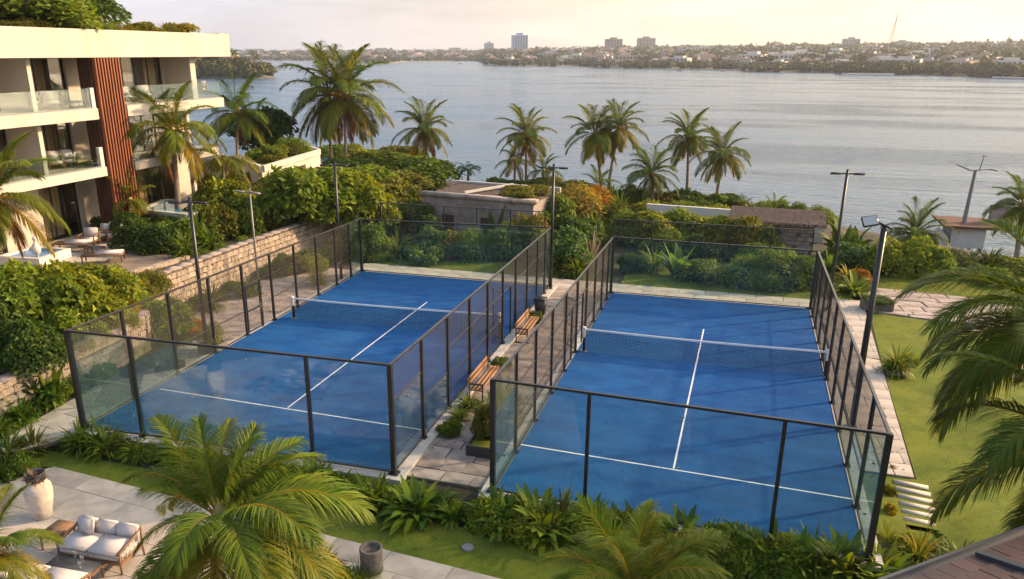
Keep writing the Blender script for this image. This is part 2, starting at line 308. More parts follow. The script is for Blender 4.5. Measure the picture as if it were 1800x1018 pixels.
def blade_geo(r, n, ln, wd, e0=(35, 80), bend=60, a=G1, b=G2, K=5, base=.05, taper='leaf'):
    az = r.random(n)*2*math.pi; e = np.radians(e0[0]+(e0[1]-e0[0])*r.random(n)); bd = np.radians(bend)*(.5+r.random(n)); L_ = ln*(.65+.5*r.random(n))
    s = np.linspace(0, 1, K); P_ = np.zeros((n, K, 3)); o = np.stack([np.cos(az), np.sin(az), 0*az], 1); P_[:, 0] = o*base*r.random((n, 1))
    for i in range(1, K):
        an = e-bd*s[i]**1.3; P_[:, i] = P_[:, i-1]+(o*np.cos(an)[:, None]+np.array([0, 0, 1])*np.sin(an)[:, None])*(L_/(K-1))[:, None]
    sd = np.stack([-np.sin(az), np.cos(az), 0*az], 1)
    prof = np.sin(np.pi*(.06+.93*s))**.75 if taper == 'leaf' else (1-s)**.6
    prof = prof+.03; tw = (r.random((n, 1, 1))-.5)*.8
    W_ = (sd[:, None, :]+tw*np.array([0, 0, 1]))*(wd/2*prof)[None, :, None]
    return strips(P_, W_, cols(n, a, b, r))
def frond_geo(r, e0, bend, npair=44, K=3, lw=.012, droop=.9, a=G1, b=G2, lmax=.30):
    """feather frond of unit length along +X"""
    m = 24; s = np.linspace(0, 1, m); an = np.radians(e0-bend*s**1.35); p = np.zeros((m, 3))
    for i in range(1, m): p[i] = p[i-1]+np.array([math.cos(an[i]), .06*math.sin(i*.3+r.random()*.5), math.sin(an[i])])/(m-1)
    t = np.linspace(.16, .995, npair); Q = np.stack([np.interp(t, s, p[:, j]) for j in range(3)], 1)
    tg = unit(np.stack([np.interp(t, s, np.gradient(p[:, j])) for j in range(3)], 1))
    parts = []
    for sg in (-1, 1):
        ln = lmax*np.sin(np.pi*(.12+.80*t))**.7*(.85+.3*r.random(npair)); lat = np.array([[0, sg, 0]])
        up = np.cross(tg, np.cross(np.array([[0, 1.0, 0]]), tg)*0+np.array([[0, 1.0, 0]])); up = up*np.sign(up[:, 2:3]+1e-6)
        d0 = unit(lat*(.95-.45*t[:, None])+tg*(.35+.75*t[:, None])+up*(.25*r.random((npair, 1)))+r.normal(size=(npair, 3))*.05)
        P_ = np.zeros((npair, K+1, 3)); P_[:, 0] = Q; dd = d0.copy()
        for i in range(1, K+1):
            P_[:, i] = P_[:, i-1]+dd*(ln/K)[:, None]; dd = unit(dd-np.array([0, 0, 1])*droop*(.35+.5*i/K)*(.7+.5*r.random((npair, 1))))
        wv_ = unit(np.cross(P_[:, 1]-P_[:, 0], np.array([[0, 0, 1.0]])+.5*tg)); pr = np.array([.5, 1.0, .8, .12] if K == 3 else list(np.linspace(1, .1, K+1)))
        W_ = wv_[:, None, :]*(lw*pr)[None, :, None]
        parts.append(strips(P_, W_, cols(npair, a, b, r, .2)))
    # rachis as two crossed strips
    idx = np.linspace(0, m-1, 12).astype(int); rp = p[idx]; rw = .010*(1-.8*s[idx])+.002
    for ax in ((0, 1, 0), (0, 0, 1)):
        parts.append(strips(rp[None], (np.array(ax)[None]*rw[:, None])[None], np.array([[.19, .15, .035]])))
    return merge(parts)

# ================================================================== SETTING
def sm(a, b, x): t = np.clip((x-a)/(b-a), 0, 1); return t*t*(3-2*t)
SHX = [-120, -60, -29, -8, 14, 28, 39, 60, 120]; SHY = [110, 86, 76, 70, 67, 57, 48.5, 41, 20]
def ground_h(x, y):
    x = np.asarray(x, float); y = np.asarray(y, float)
    h = np.full(np.broadcast(x, y).shape, -.22)
    h = h-.30*sm(-.05, -.55, y)*(1-sm(23.4, 24.2, x)*0)
    wx = np.where(y < 8, -3.35, -5.75)
    h = h+(1.64-.35*sm(9, 7, y))*sm(0, -.35, x-wx)*sm(31, 26, y)*sm(-9, -7.5, y)
    ys = np.interp(x, SHX, SHY)
    h = h-3.6*sm(ys-20, ys+4, y)-3*sm(ys+4, ys+30, y)
    return h
gx = np.unique(np.concatenate([np.linspace(-150, -24, 22), np.arange(-24, 50, .5), np.linspace(50, 150, 18)])); gy = np.unique(np.concatenate([np.linspace(-120, -10, 12), np.arange(-10, 70, .5), np.linspace(70, 150, 12)]))
def grid_mesh(name, gx, gy, hf, mt, smooth=True):
    X, Y = np.meshgrid(gx, gy); Z = hf(X, Y); V = np.stack([X, Y, Z], -1).reshape(-1, 3); nx = len(gx)
    i = (np.arange(len(gy)-1)[:, None]*nx+np.arange(nx-1)[None]).ravel()[:, None]
    return npmesh(name, V, i+[0, 1, nx+1, nx], mt, smooth=smooth)
obj('ground', grid_mesh('ground', gx, gy, ground_h, M['soil']), kind='structure')

# lagoon
q = MB(); q.add([(-4400, -4400, -3), (4400, -4400, -3), (4400, 4400, -3), (-4400, 4400, -3)], [(0, 1, 2, 3)]); struct('lagoon_water', q, M['lagoon'])

# far land: a polar sheet whose shore follows the survey
UV = [(-900, 104), (0, 105), (380, 106), (560, 107), (636, 108), (645, 112), (690, 111.5), (705, 108.5), (840, 107.5), (855, 115.5), (930, 117), (1035, 117.3), (1045, 120), (1150, 121.5), (1300, 124.5), (1310, 127.5), (1470, 128.5), (1482, 131), (1580, 132), (1600, 131.5), (1650, 133.5), (1700, 135.5), (1800, 140), (2700, 150)]
SA, SR_ = [], []
for u, v in UV:
    p = P(u, v, -3); d = p[:2]-CAM[:2]; SA.append(math.atan2(d[0], d[1])); SR_.append(float(np.hypot(*d)))
def shoreR(az): return np.interp(az, SA, SR_)
def far_h(az, r):
    Rr = shoreR(az); q = r-Rr
    rise = np.interp(az, [SA[2], SA[8], SA[11], SA[14], SA[22]], [4, 6, 11, 13, 16])
    bump = 2.2*np.sin(az*37+r*.006)*np.sin(r*.011+az*11)*sm(80, 500, q)
    return -6+4.6*sm(-10, 14, q)+rise*sm(40, 1150, q)+bump
azs = np.radians(np.arange(-85, 75, .35)); azs = np.unique(np.concatenate([azs, np.array(SA)]))
fr = np.concatenate([[-60, -20, 0, 20, 60], np.geomspace(100, 2300, 36)])
A_, F_ = np.meshgrid(azs, fr); RR = shoreR(A_)+F_; Z_ = far_h(A_, RR)
V = np.stack([CAM[0]+RR*np.sin(A_), CAM[1]+RR*np.cos(A_), Z_], -1).reshape(-1, 3); nx = len(azs)
i = (np.arange(len(fr)-1)[:, None]*nx+np.arange(nx-1)[None]).ravel()[:, None]
obj('far_shore', npmesh('far_shore', V, i+[0, 1, nx+1, nx], M['land'], smooth=True), kind='structure')
def polar(u, r, z=None):
    d = ray(u, 93); d = d[:2]/np.hypot(*d[:2]); p = CAM[:2]+d*r; az = math.atan2(d[0], d[1])
    return np.array([p[0], p[1], float(far_h(np.array(az), np.array(r))) if z is None else z])
def uaz(u): d = ray(u, 93); return math.atan2(d[0], d[1])

# headland on the left
def hump(x, y, cx, cy, rx, ry, rot):
    c, s = math.cos(rot), math.sin(rot); a = ((x-cx)*c+(y-cy)*s)/rx; b_ = (-(x-cx)*s+(y-cy)*c)/ry; return a*a+b_*b_
HC = P(290, 134, -3)[:2]; HT = P(474, 137.5, -3)[:2]; hrot = math.atan2(*(HT-HC)[::-1]); hl = float(np.hypot(*(HT-HC)))
def head_h(X, Y):
    k = hump(X, Y, HC[0], HC[1], hl, 34, hrot); return -6+4.2*sm(1.12, .9, k)+6*sm(.9, .1, k)
hx = np.arange(HC[0]-hl-40, HC[0]+hl+40, 6); hy = np.arange(HC[1]-hl-40, HC[1]+hl+40, 6)
obj('headland', grid_mesh('headland', hx, hy, head_h, M['land']), kind='structure')

# ------------------------------------------------------------------ tiles
def clip(poly, a, b, c):                 # keep a*x+b*y<=c
    o = []
    for i in range(len(poly)):
        p, q = poly[i], poly[(i+1) % len(poly)]; dp, dq = a*p[0]+b*p[1]-c, a*q[0]+b*q[1]-c
        if dp <= 0: o.append(p)
        if dp*dq < 0: t = dp/(dp-dq); o.append((p[0]+(q[0]-p[0])*t, p[1]+(q[1]-p[1])*t))
    return o
def area(p): return abs(sum(p[i][0]*p[(i+1) % len(p)][1]-p[(i+1) % len(p)][0]*p[i][1] for i in range(len(p))))/2
def tiles(parent, poly, name, mt, ang, tw, th, gap, z, thick=.05, stagger=.5, jit=0.0, r=rnd, wob=.004, hole=None):
    """separate stones laid in courses inside a convex polygon"""
    if sum(poly[i][0]*poly[(i+1) % len(poly)][1]-poly[(i+1) % len(poly)][0]*poly[i][1] for i in range(len(poly))) < 0: poly = poly[::-1]
    c, s = math.cos(ang), math.sin(ang); rot = lambda p: (p[0]*c+p[1]*s, -p[0]*s+p[1]*c); inv = lambda p: (p[0]*c-p[1]*s, p[0]*s+p[1]*c)
    pl = [rot(p) for p in poly]; y = min(p[1] for p in pl); ymax = max(p[1] for p in pl); xm = min(p[0] for p in pl); xM = max(p[0] for p in pl); row = 0; cnt = 0
    while y < ymax:
        hh = th*(1+jit*(r.random()-.5)); x = xm-tw*(stagger*(row % 2))-tw*jit*r.random()
        while x < xM:
            ww = tw*(1+jit*2*(r.random()-.5)); g = gap/2; j = lambda: (r.random()-.5)*jit*.12
            cell = [(x+g+j(), y+g+j()), (x+ww-g+j(), y+g+j()), (x+ww-g+j(), y+hh-g+j()), (x+g+j(), y+hh-g+j())]
            for i in range(len(pl)):
                p, q_ = pl[i], pl[(i+1) % len(pl)]; a, b = q_[1]-p[1], p[0]-q_[0]; cell = clip(cell, a, b, a*p[0]+b*p[1])
                if len(cell) < 3: break
            if len(cell) >= 3 and area(cell) > .02*tw*th:
                dz = r.random()*wob; m_ = MB(); pw = [inv(p) for p in cell]
                cx = sum(p[0] for p in pw)/len(pw); cy = sum(p[1] for p in pw)/len(pw)
                if not (hole and hole(cx, cy)):
                    m_.prism([(p[0]-cx, p[1]-cy) for p in pw], -thick, 0)
                    B(m_, name, mt, parent, (cx, cy, z+dz)); cnt += 1
            x += ww
        y += hh; row += 1
    return cnt
def slab(name, poly, z, thick, m_, kind='structure', parent=None):
    if sum(poly[i][0]*poly[(i+1) % len(poly)][1]-poly[(i+1) % len(poly)][0]*poly[i][1] for i in range(len(poly))) < 0: poly = poly[::-1]
    b_ = MB(); b_.prism([tuple(p[:2]) for p in poly], z-thick, z); o = B(b_, name, m_, parent)
    if kind: o['kind'] = kind
    return o
xy = lambda *a: tuple(P(*a)[:2])

# courts ------------------------------------------------------------
CA = [(-.21, .0), (10.34, .28), (10.28, 20.0), (-.12, 19.85)]      # left court
CB = [(13.27, .2), (22.55, -.05), (22.65, 19.98), (13.42, 19.8)]   # right court
def bil(C_, s, t):
    a, b, c, d = [np.array(q) for q in C_]; return (a*(1-s)+b*s)*(1-t)+(d*(1-s)+c*s)*t
def grow(C_, m_):
    c = np.mean(C_, 0); return [tuple(np.array(q)+np.sign(np.array(q)-c)*m_) for q in C_]
for nm, C_ in (('left', CA), ('right', CB)):
    pl_ = slab('court_plinth', grow(C_, .32), -.03, .62, M['kerb']); pl_.name = 'court_plinth'
    slab('court_turf', grow(C_, -.06), -.0, .026, M['turf'])
def line_quad(a, b, wd, z=.004):
    a = np.array(a[:2]); b = np.array(b[:2]); d = (b-a)/np.linalg.norm(b-a); n_ = np.array([-d[1], d[0]])*wd/2
    return [tuple(a-n_), tuple(b-n_), tuple(b+n_), tuple(a+n_)]
def sheet(name, poly, z, mt, parent=None, **kw):
    b_ = MB(); 
    if sum(poly[i][0]*poly[(i+1) % len(poly)][1]-poly[(i+1) % len(poly)][0]*poly[i][1] for i in range(len(poly))) < 0: poly = poly[::-1]
    b_.add([(p[0], p[1], z) for p in poly], [tuple(range(len(poly)))]); return B(b_, name, mt, parent, **kw)
ends = [(xy(281, 684), xy(750, 757), xy(506, 717), xy(751, 531)), (xy(912, 781), xy(1502, 878), xy(1184, 824), xy(1237, 579))]
for a, b, c, d in ends:
    sheet('service_line', line_quad(a, b, .055), .004, M['line'], kind='structure')
    sheet('centre_line', line_quad(c, d, .055), .008, M['line'], kind='structure')

# ------------------------------------------------------------------ paving
def floor_piece(name, poly, z, tw, th, ang, mt='pave', jit=.15, gap=.02, wob=.004, stagger=.5, tname='paving_slab', hole=None):
    s_ = slab(name, poly, z-.045, .12, M['joint']); tiles(s_, [tuple(p[:2]) for p in poly], tname, M[mt], ang, tw, th, gap, z, .055, stagger, jit, wob=wob, hole=hole); return s_
floor_piece('walkway', [(10.66, .45), (12.98, .45), (13.05, 20.3), (10.62, 20.3)], -.13, .95, .62, 0, 'flag', .45, .022, .012)
floor_piece('back_path', [(-.9, 20.3), (23.1, 20.3), (23.1, 21.9), (-.9, 21.9)], -.13, 1.2, .8, 0, 'pave', .1)
W1 = [(-2.2, -3.2), (-.55, -.75), (-.55, 8.4), (-2.9, 8.4), (-2.55, 3.5)]
floor_piece('side_path', W1, -.14, 1.15, .8, R(80), 'pave', .2, .02)
floor_piece('side_terrace', [(-4.9, 8.42), (-.56, 8.42), (-.5, 20.28), (-5.2, 20.28)], -.14, 1.1, .8, 0, 'flag', .4, .02, .008)
floor_piece('lawn_path', [(22.98, 4.62), (24.38, 4.62), (24.75, 12.9), (25.2, 22.4), (23.1, 22.4)], -.13, 1.0, .8, R(4), 'pave', .15, .02, hole=lambda x, y: y < 4.6)
floor_piece('stone_path', [(25.25, 20.9), (31.8, 19.6), (31.8, 24.6), (25.1, 25.2)], -.16, .95, .7, R(8), 'flag', .6, .05, .03)
floor_piece('shore_path', [(27.5, 9.5), (34, 11), (34, 19.4), (29.2, 19.6)], -.15, 1.3, .9, R(8), 'flag', .5, .035, .02)
PAT = [xy(95, 820, -.46), xy(930, 1030, -.46), xy(700, 1250, -.46), xy(-250, 1250, -.46), xy(-190, 905, -.46)]
pang = math.atan2(PAT[1][1]-PAT[0][1], PAT[1][0]-PAT[0][0])
floor_piece('patio', PAT, -.46, 1.7, 1.25, pang, 'pave', .12, .016, .003)

# lawns: sheets with gentle swells, then standing blades
def lawn(name, poly, z, swell=0.0, step=.4, blades=0, bl=.05, seed=3):
    xs = [p[0] for p in poly]; ys = [p[1] for p in poly]; gx_ = np.arange(min(xs), max(xs)+step, step); gy_ = np.arange(min(ys), max(ys)+step, step)
    pl = poly if sum(poly[i][0]*poly[(i+1) % len(poly)][1]-poly[(i+1) % len(poly)][0]*poly[i][1] for i in range(len(poly))) > 0 else poly[::-1]
    def inside(x, y):
        k = np.ones(np.shape(x), bool)
        for i in range(len(pl)):
            p, q_ = pl[i], pl[(i+1) % len(pl)]; k &= ((q_[0]-p[0])*(y-p[1])-(q_[1]-p[1])*(x-p[0])) >= -1e-6
        return k
    def hh(x, y):
        e = np.full(np.shape(x), 9.0)
        for i in range(len(pl)):
            p, q_ = pl[i], pl[(i+1) % len(pl)]; ln = math.hypot(q_[0]-p[0], q_[1]-p[1]); e = np.minimum(e, ((q_[0]-p[0])*(y-p[1])-(q_[1]-p[1])*(x-p[0]))/ln)
        zz = z(x, y) if callable(z) else z
        return zz+swell*sm(0, 1.5, e)*(np.sin(x*1.05+y*.35)*.5+np.sin(y*.8-x*.5+1)*.5+1.05)
    bm = bmesh.new(); vs = [bm.verts.new((p[0], p[1], 0)) for p in pl]; bm.faces.new(vs)
    for gx__ in gx_: bmesh.ops.bisect_plane(bm, geom=bm.verts[:]+bm.edges[:]+bm.faces[:], plane_co=(gx__, 0, 0), plane_no=(1, 0, 0))
    for gy__ in gy_: bmesh.ops.bisect_plane(bm, geom=bm.verts[:]+bm.edges[:]+bm.faces[:], plane_co=(0, gy__, 0), plane_no=(0, 1, 0))
    for v in bm.verts: v.co.z = float(hh(np.array(v.co.x), np.array(v.co.y)))
    me = bpy.data.meshes.new(name); bm.to_mesh(me); bm.free(); me.materials.append(M['grass']); me.polygons.foreach_set('use_smooth', [True]*len(me.polygons))
    obj(name, me, kind='structure')
    if blades:
        r = np.random.default_rng(seed); X = r.uniform(min(xs), max(xs), blades*2); Y = r.uniform(min(ys), max(ys), blades*2); k = inside(X, Y); X, Y = X[k][:blades], Y[k][:blades]; n_ = len(X)
        p0 = np.stack([X, Y, hh(X, Y)-.005], 1); az = r.random(n_)*6.28; ld = np.stack([np.cos(az), np.sin(az), 0*az], 1)
        tip = p0+ld*(bl*.7*r.random((n_, 1)))+np.array([0, 0, 1])*bl*(.5+r.random((n_, 1))); sd = np.stack([-np.sin(az), np.cos(az), 0*az], 1)*.012
        V = np.stack([p0-sd, p0+sd, tip], 1).reshape(-1, 3); T = np.arange(n_*3).reshape(-1, 3)
        o = obj('grass', npmesh('grass', V, T, M['blade'], np.repeat(cols(n_, (.09, .14, .014), (.20, .21, .03), r, .2), 3, 0)), kind='stuff'); o['label'] = 'short mown grass of the ' + name.replace('_', ' ')
lawn('front_lawn', [(-2.2, -.75), (-.6, -.9), (23.8, -1.2), (24.2, -9.5), (xy(930, 1030, -.46)[0]+.3, xy(930, 1030, -.46)[1]-.1), (xy(95, 820, -.46)[0], xy(95, 820, -.46)[1]), (-1.4, -2.2)], -.47, 0, .5, 60000, .04, 3)
lawn('right_lawn', [(23.3, .2), (24.0, -9.0), (42, -9), (42, 19), (31.8, 19.5), (25.3, 20.8), (24.8, 12.9), (24.42, 4.4)], lambda x, y: -.2-.27*sm(1.5, -1.5, y), .16, .5, 0, .04, 4)
lawn('rear_lawn', [(24.9, 25.3), (31.8, 24.7), (42, 24), (42, 31.5), (25.2, 30.6)], -.17, .06, .5, 14000, .07, 5)
lawn('back_lawn', [(-.9, 22.0), (10.2, 22.0), (10.2, 28.5), (-.9, 28.5)], -.15, .04, .5, 12000, .07, 6)
lawn('back_lawn_strip', [(13.6, 22.0), (24.8, 22.0), (24.8, 28.5), (13.6, 28.5)], -.15, .04, .5, 8000, .07, 8)
lawn('stepping_strip', [(22.95, -.7), (24.6, -.7), (24.6, 4.6), (22.95, 4.6)], lambda x, y: -.185-.29*sm(1.5, -.7, y), 0, .4)
# stepping slabs beside the right court
a0, a1, b0, b1 = P(1571, 846, -.17), P(1632, 858, -.17), P(1592, 926, -.2), P(1657, 938, -.2)
for k in range(7):
    t = k/6; p0 = a0*(1-t)+b0*t; p1 = a1*(1-t)+b1*t; d = (p1-p0); d /= np.linalg.norm(d); n_ = np.array([-d[1], d[0], 0])*.11
    m_ = MB(); c = (p0+p1)/2; m_.prism([tuple((p-c)[:2]) for p in (p0-n_, p1-n_, p1+n_, p0+n_)], -.05, 0)
    o = B(m_, 'stepping_slab', M['pave'], None, (c[0], c[1], -.15-.035*t), bevel=.006)
    tag(o, ['pale stepping slab nearest the long path, first of the row of seven', 'second pale stepping slab from the long path', 'third pale stepping slab from the long path', 'middle pale stepping slab of the row of seven in the lawn', 'fifth pale stepping slab from the long path', 'pale stepping slab next to last before the yellow shrub', 'pale stepping slab nearest the yellow shrub, last of the row'][k], 'stepping stone', 'stepping slabs in the lawn')

# ================================================================== COURT CAGES
TS = [0, 2.3, 4.6, 6.9, 9.1, 11.2, 13.2, 15.2, 17.1, 18.7, 20.0]
def panel_grid(a, b, zb0, zt0, zb1, zt1, sh=.06, sv=.10, w_=.0046):
    """welded wire panel between two posts"""
    m_ = MB(); a = np.array([a[0], a[1], 0.0]); b = np.array([b[0], b[1], 0.0]); ln = np.linalg.norm(b-a)
    nh = max(2, int((zt0-zb0)/sh)); nv = max(2, int(ln/sv)); d = (b-a)/ln; n_ = np.array([-d[1], d[0], 0])
    def wire(p, q_, u):
        m_.add([p+u*w_, p-u*w_*.5+n_*w_*.87, p-u*w_*.5-n_*w_*.87, q_+u*w_, q_-u*w_*.5+n_*w_*.87, q_-u*w_*.5-n_*w_*.87], [(0, 1, 4, 3), (1, 2, 5, 4), (2, 0, 3, 5)])
    for i in range(nh+1): t = i/nh; wire(a+[0, 0, zb0+(zt0-zb0)*t], b+[0, 0, zb1+(zt1-zb1)*t], np.array([0, 0, 1.0]))
    for i in range(1, nv): t = i/nv; p = a+(b-a)*t; wire(p+[0, 0, zb0*(1-t)+zb1*t], p+[0, 0, zt0*(1-t)+zt1*t], d)
    return m_
def cage(C_, label, fr, Hn, Hf, Ht, gates, full, up0, up1):
    t = thing('court_cage', label, 'sports cage', (*bil(C_, .5, .5), 0), 0, 'glass and wire cages around the blue courts')
    O = np.array([*bil(C_, .5, .5), 0])
    H = lambda s, y: (Hn[0]*(1-s)+Hn[1]*s)*(1-y/20)+(Hf[0]*(1-s)+Hf[1]*s)*(y/20)
    pt = lambda s, y: np.array([*bil(C_, s, y/20), 0])-O
    def post(p, h, w_=.1, base=True):
        m_ = MB(); m_.box(p[0]-w_/2, p[0]+w_/2, p[1]-w_/2, p[1]+w_/2, -.02, h); o = B(m_, 'post', M['black'], t)
        if base: g_ = MB(); g_.box(p[0]-w_*1.15, p[0]+w_*1.15, p[1]-w_*1.0, p[1]+w_*1.0, -.028, .0); g_.lathe([(0, .05), (.022, .05), (.022, 0)], (p[0]+w_*.8, p[1]+w_*.6, 0), 6); g_.lathe([(0, .05), (.022, .05), (.022, 0)], (p[0]-w_*.8, p[1]-w_*.6, 0), 6); B(g_, 'foot_plate', M['black'], o)
    def rail(a, b, w_=.06, mt='rail'): m_ = MB(); m_.bar(a, b, w_, w_*.8); B(m_, 'rail', M[mt], t)
    def glass(a, b, z0_, zt0, zt1, n_=1):
        for k in range(n_):
            p, q_ = a+(b-a)*(k/n_), a+(b-a)*((k+1)/n_); d = (q_-p)/np.linalg.norm(q_-p); p = p+d*.006; q_ = q_-d*.006; nn = np.array([-d[1], d[0], 0])*.006
            h0 = zt0+(zt1-zt0)*k/n_; h1 = zt0+(zt1-zt0)*(k+1)/n_; m_ = MB()
            vs = [p-nn+[0, 0, z0_], q_-nn+[0, 0, z0_], q_+nn+[0, 0, z0_], p+nn+[0, 0, z0_], p-nn+[0, 0, h0], q_-nn+[0, 0, h1], q_+nn+[0, 0, h1], p+nn+[0, 0, h0]]
            m_.add(vs, [(0, 3, 2, 1), (4, 5, 6, 7), (0, 1, 5, 4), (1, 2, 6, 5), (2, 3, 7, 6), (3, 0, 4, 7)]); B(m_, 'glass_pane', M['glass'], t)
            if k: 
                for zz in (.45, 1.5, h0-.3): c_ = MB(); c_.box(p[0]-.03, p[0]+.03, p[1]-.018, p[1]+.018, zz, zz+.05); B(c_, 'pane_clamp', M['grey'], t)
    # short sides
    for y, ss in ((0, fr), (20, [0, 1])):
        for k, s in enumerate(ss):
            corner = s in (0, 1); post(pt(s, y), H(s, y)+.02 if y == 0 else H(s, y)+.05, .13 if corner else .09)
        for s0, s1 in zip(ss[:-1], ss[1:]):
            a, b = pt(s0, y), pt(s1, y); npn = max(1, round(np.linalg.norm(b-a)/2.3)); glass(a+[0, .02, 0], b+[0, .02, 0], .03, H(s0, y)-.03, H(s1, y)-.03, npn)
            rail(a+[0, 0, H(s0, y)], b+[0, 0, H(s1, y)], .075, 'black'); rail(a+[0, 0, .025], b+[0, 0, .025], .05, 'black')
    # wire field above the far glass
    us = np.linspace(up0, up1, 6)
    for k, s in enumerate(us):
        m_ = MB(); p = pt(s, 20); m_.bar(p+[0, 0, H(s, 20)], p+[0, 0, Ht], .055); B(m_, 'post', M['black'], t)
        if k: B(panel_grid(pt(us[k-1], 20), p, H(us[k-1], 20), Ht, H(s, 20), Ht, .07, .12), 'wire_panel', M['wire'], t)
    rail(pt(us[0], 20)+[0, 0, Ht], pt(us[-1], 20)+[0, 0, Ht], .05, 'black')
    # long sides
    for s in (0, 1):
        for k, (y0, y1) in enumerate(zip(TS[:-1], TS[1:])):
            a, b = pt(s, y0), pt(s, y1); h0, h1 = H(s, y0), H(s, y1)
            if k: post(a, h0, .09)
            rail(a+[0, 0, h0], b+[0, 0, h1], .07)
            gk = (s, k) in gates
            if k < full[s]:                                    # glass below, wire above
                zg = [2.15, 1.25][k] if full[s] > 1 else 2.15
                glass(a, b, .03, zg, zg, 2 if k == 0 else 1); rail(a+[0, 0, zg+.02], b+[0, 0, zg+.02], .04)
                B(panel_grid(a, b, zg+.05, h0-.04, zg+.05, h1-.04), 'wire_panel', M['wire'], t); rail(a+[0, 0, .02], b+[0, 0, .02], .045, 'black')
            elif k == 9:
                glass(a, b, .03, h0-.05, h1-.05); rail(a+[0, 0, .02], b+[0, 0, .02], .045, 'black')
            else:
                z0_ = .05 if not gk else 2.12
                B(panel_grid(a, b, z0_, h0-.04, z0_, h1-.04), 'wire_panel', M['wire'], t)
                for zr in ((1.05, 2.1) if not gk else (2.1,)): rail(a+[0, 0, zr], b+[0, 0, zr], .035)
                if not gk: rail(a+[0, 0, .02], b+[0, 0, .02], .04, 'black')
                else:                                           # gate leaf
                    opened = (s, k) == gates[-1] and len(gates) > 1
                    dd = (b-a)/np.linalg.norm(b-a); g0 = a+dd*.14; g1 = a+dd*1.12
                    if opened: g1 = g0+np.array([-.62, .62, 0])
                    g_ = MB()
                    for p in (g0, g1): g_.bar(p+[0, 0, .05], p+[0, 0, 2.05], .05)
                    for zz in (.07, .95, 2.03): g_.bar(g0+[0, 0, zz], g1+[0, 0, zz], .045)
                    o = B(g_, 'gate', M['black'], t); B(panel_grid(g0, g1, .09, 2.0, .09, 2.0), 'wire_infill', M['wire'], o)
                    hn = MB(); hn.bar(g1*.92+g0*.08+[0, 0, 1.0], g1*.92+g0*.08+[.07, 0, 1.0], .03); hn.bar(g1*.92+g0*.08+[.07, 0, .88], g1*.92+g0*.08+[.07, 0, 1.12], .025); B(hn, 'handle', M['grey'], o)
                    p2 = a+dd*1.2; m_ = MB(); m_.bar(p2+[0, 0, 0], p2+[0, 0, 2.1], .06); B(m_, 'gate_post', M['black'], t)
                    q2 = MB(); B(panel_grid(p2, b, .05, 2.08, .05, 2.08), 'wire_panel', M['wire'], t)
    return t
cage(CA, 'black framed glass and wire cage around the blue court beside the hotel', [0, .21, .762, 1], (3.22, 3.26), (2.82, 3.0), 3.78, [(0, 4), (1, 5)], (2, 2), .12, .97)
cage(CB, 'black framed glass and wire cage around the blue court beside the right lawn', [0, .272, .765, 1], (3.24, 3.2), (2.78, 2.72), 3.65, [(0, 4), (0, 5)], (1, 2), .0, .97)

def net(a, b, label, h=.95, hc=.9):
    a = np.array([*a[:2], 0.0]); b = np.array([*b[:2], 0.0]); c = (a+b)/2; t = thing('court_net', label, 'net', tuple(c), 0, 'nets across the blue courts')
    a -= c; b -= c; d = (b-a)/np.linalg.norm(b-a); n_ = np.array([-d[1], d[0], 0])
    for p in (a, b):
        m_ = MB(); m_.box(p[0]-.045, p[0]+.045, p[1]-.045, p[1]+.045, 0, h*.62); o = B(m_, 'net_post', M['black'], t)
        m_ = MB(); m_.box(p[0]-.047, p[0]+.047, p[1]-.047, p[1]+.047, h*.62, h+.06); B(m_, 'post_sleeve', M['tape'], o)
        m_ = MB(); m_.box(p[0]-.12, p[0]+.12, p[1]-.1, p[1]+.1, .003, .018); B(m_, 'foot_plate', M['grey'], o)
    zz = lambda t_: h-(h-hc)*math.sin(math.pi*t_)
    m_ = MB(); K = 16
    for i in range(K):
        p, q_ = a+(b-a)*(i/K), a+(b-a)*((i+1)/K); z0_, z1_ = zz(i/K), zz((i+1)/K)
        m_.add([p+n_*.012+[0, 0, z0_-.07], q_+n_*.012+[0, 0, z1_-.07], q_+n_*.012+[0, 0, z1_], p+n_*.012+[0, 0, z0_], p-n_*.012+[0, 0, z0_-.07], q_-n_*.012+[0, 0, z1_-.07], q_-n_*.012+[0, 0, z1_], p-n_*.012+[0, 0, z0_]], [(0, 1, 2, 3), (7, 6, 5, 4), (3, 2, 6, 7), (0, 4, 5, 1)])
    B(m_, 'top_tape', M['tape'], t)
    o = B(panel_grid(a, b, .03, hc-.05, .03, hc-.05, .055, .055, .0075), 'net_mesh', M['net'], t)
net(P(517, 559), (9.95, 12.1), 'black net with white tape across the court beside the hotel')
net(P(1026, 617), P(1450, 660), 'black net with white tape across the court beside the right lawn')

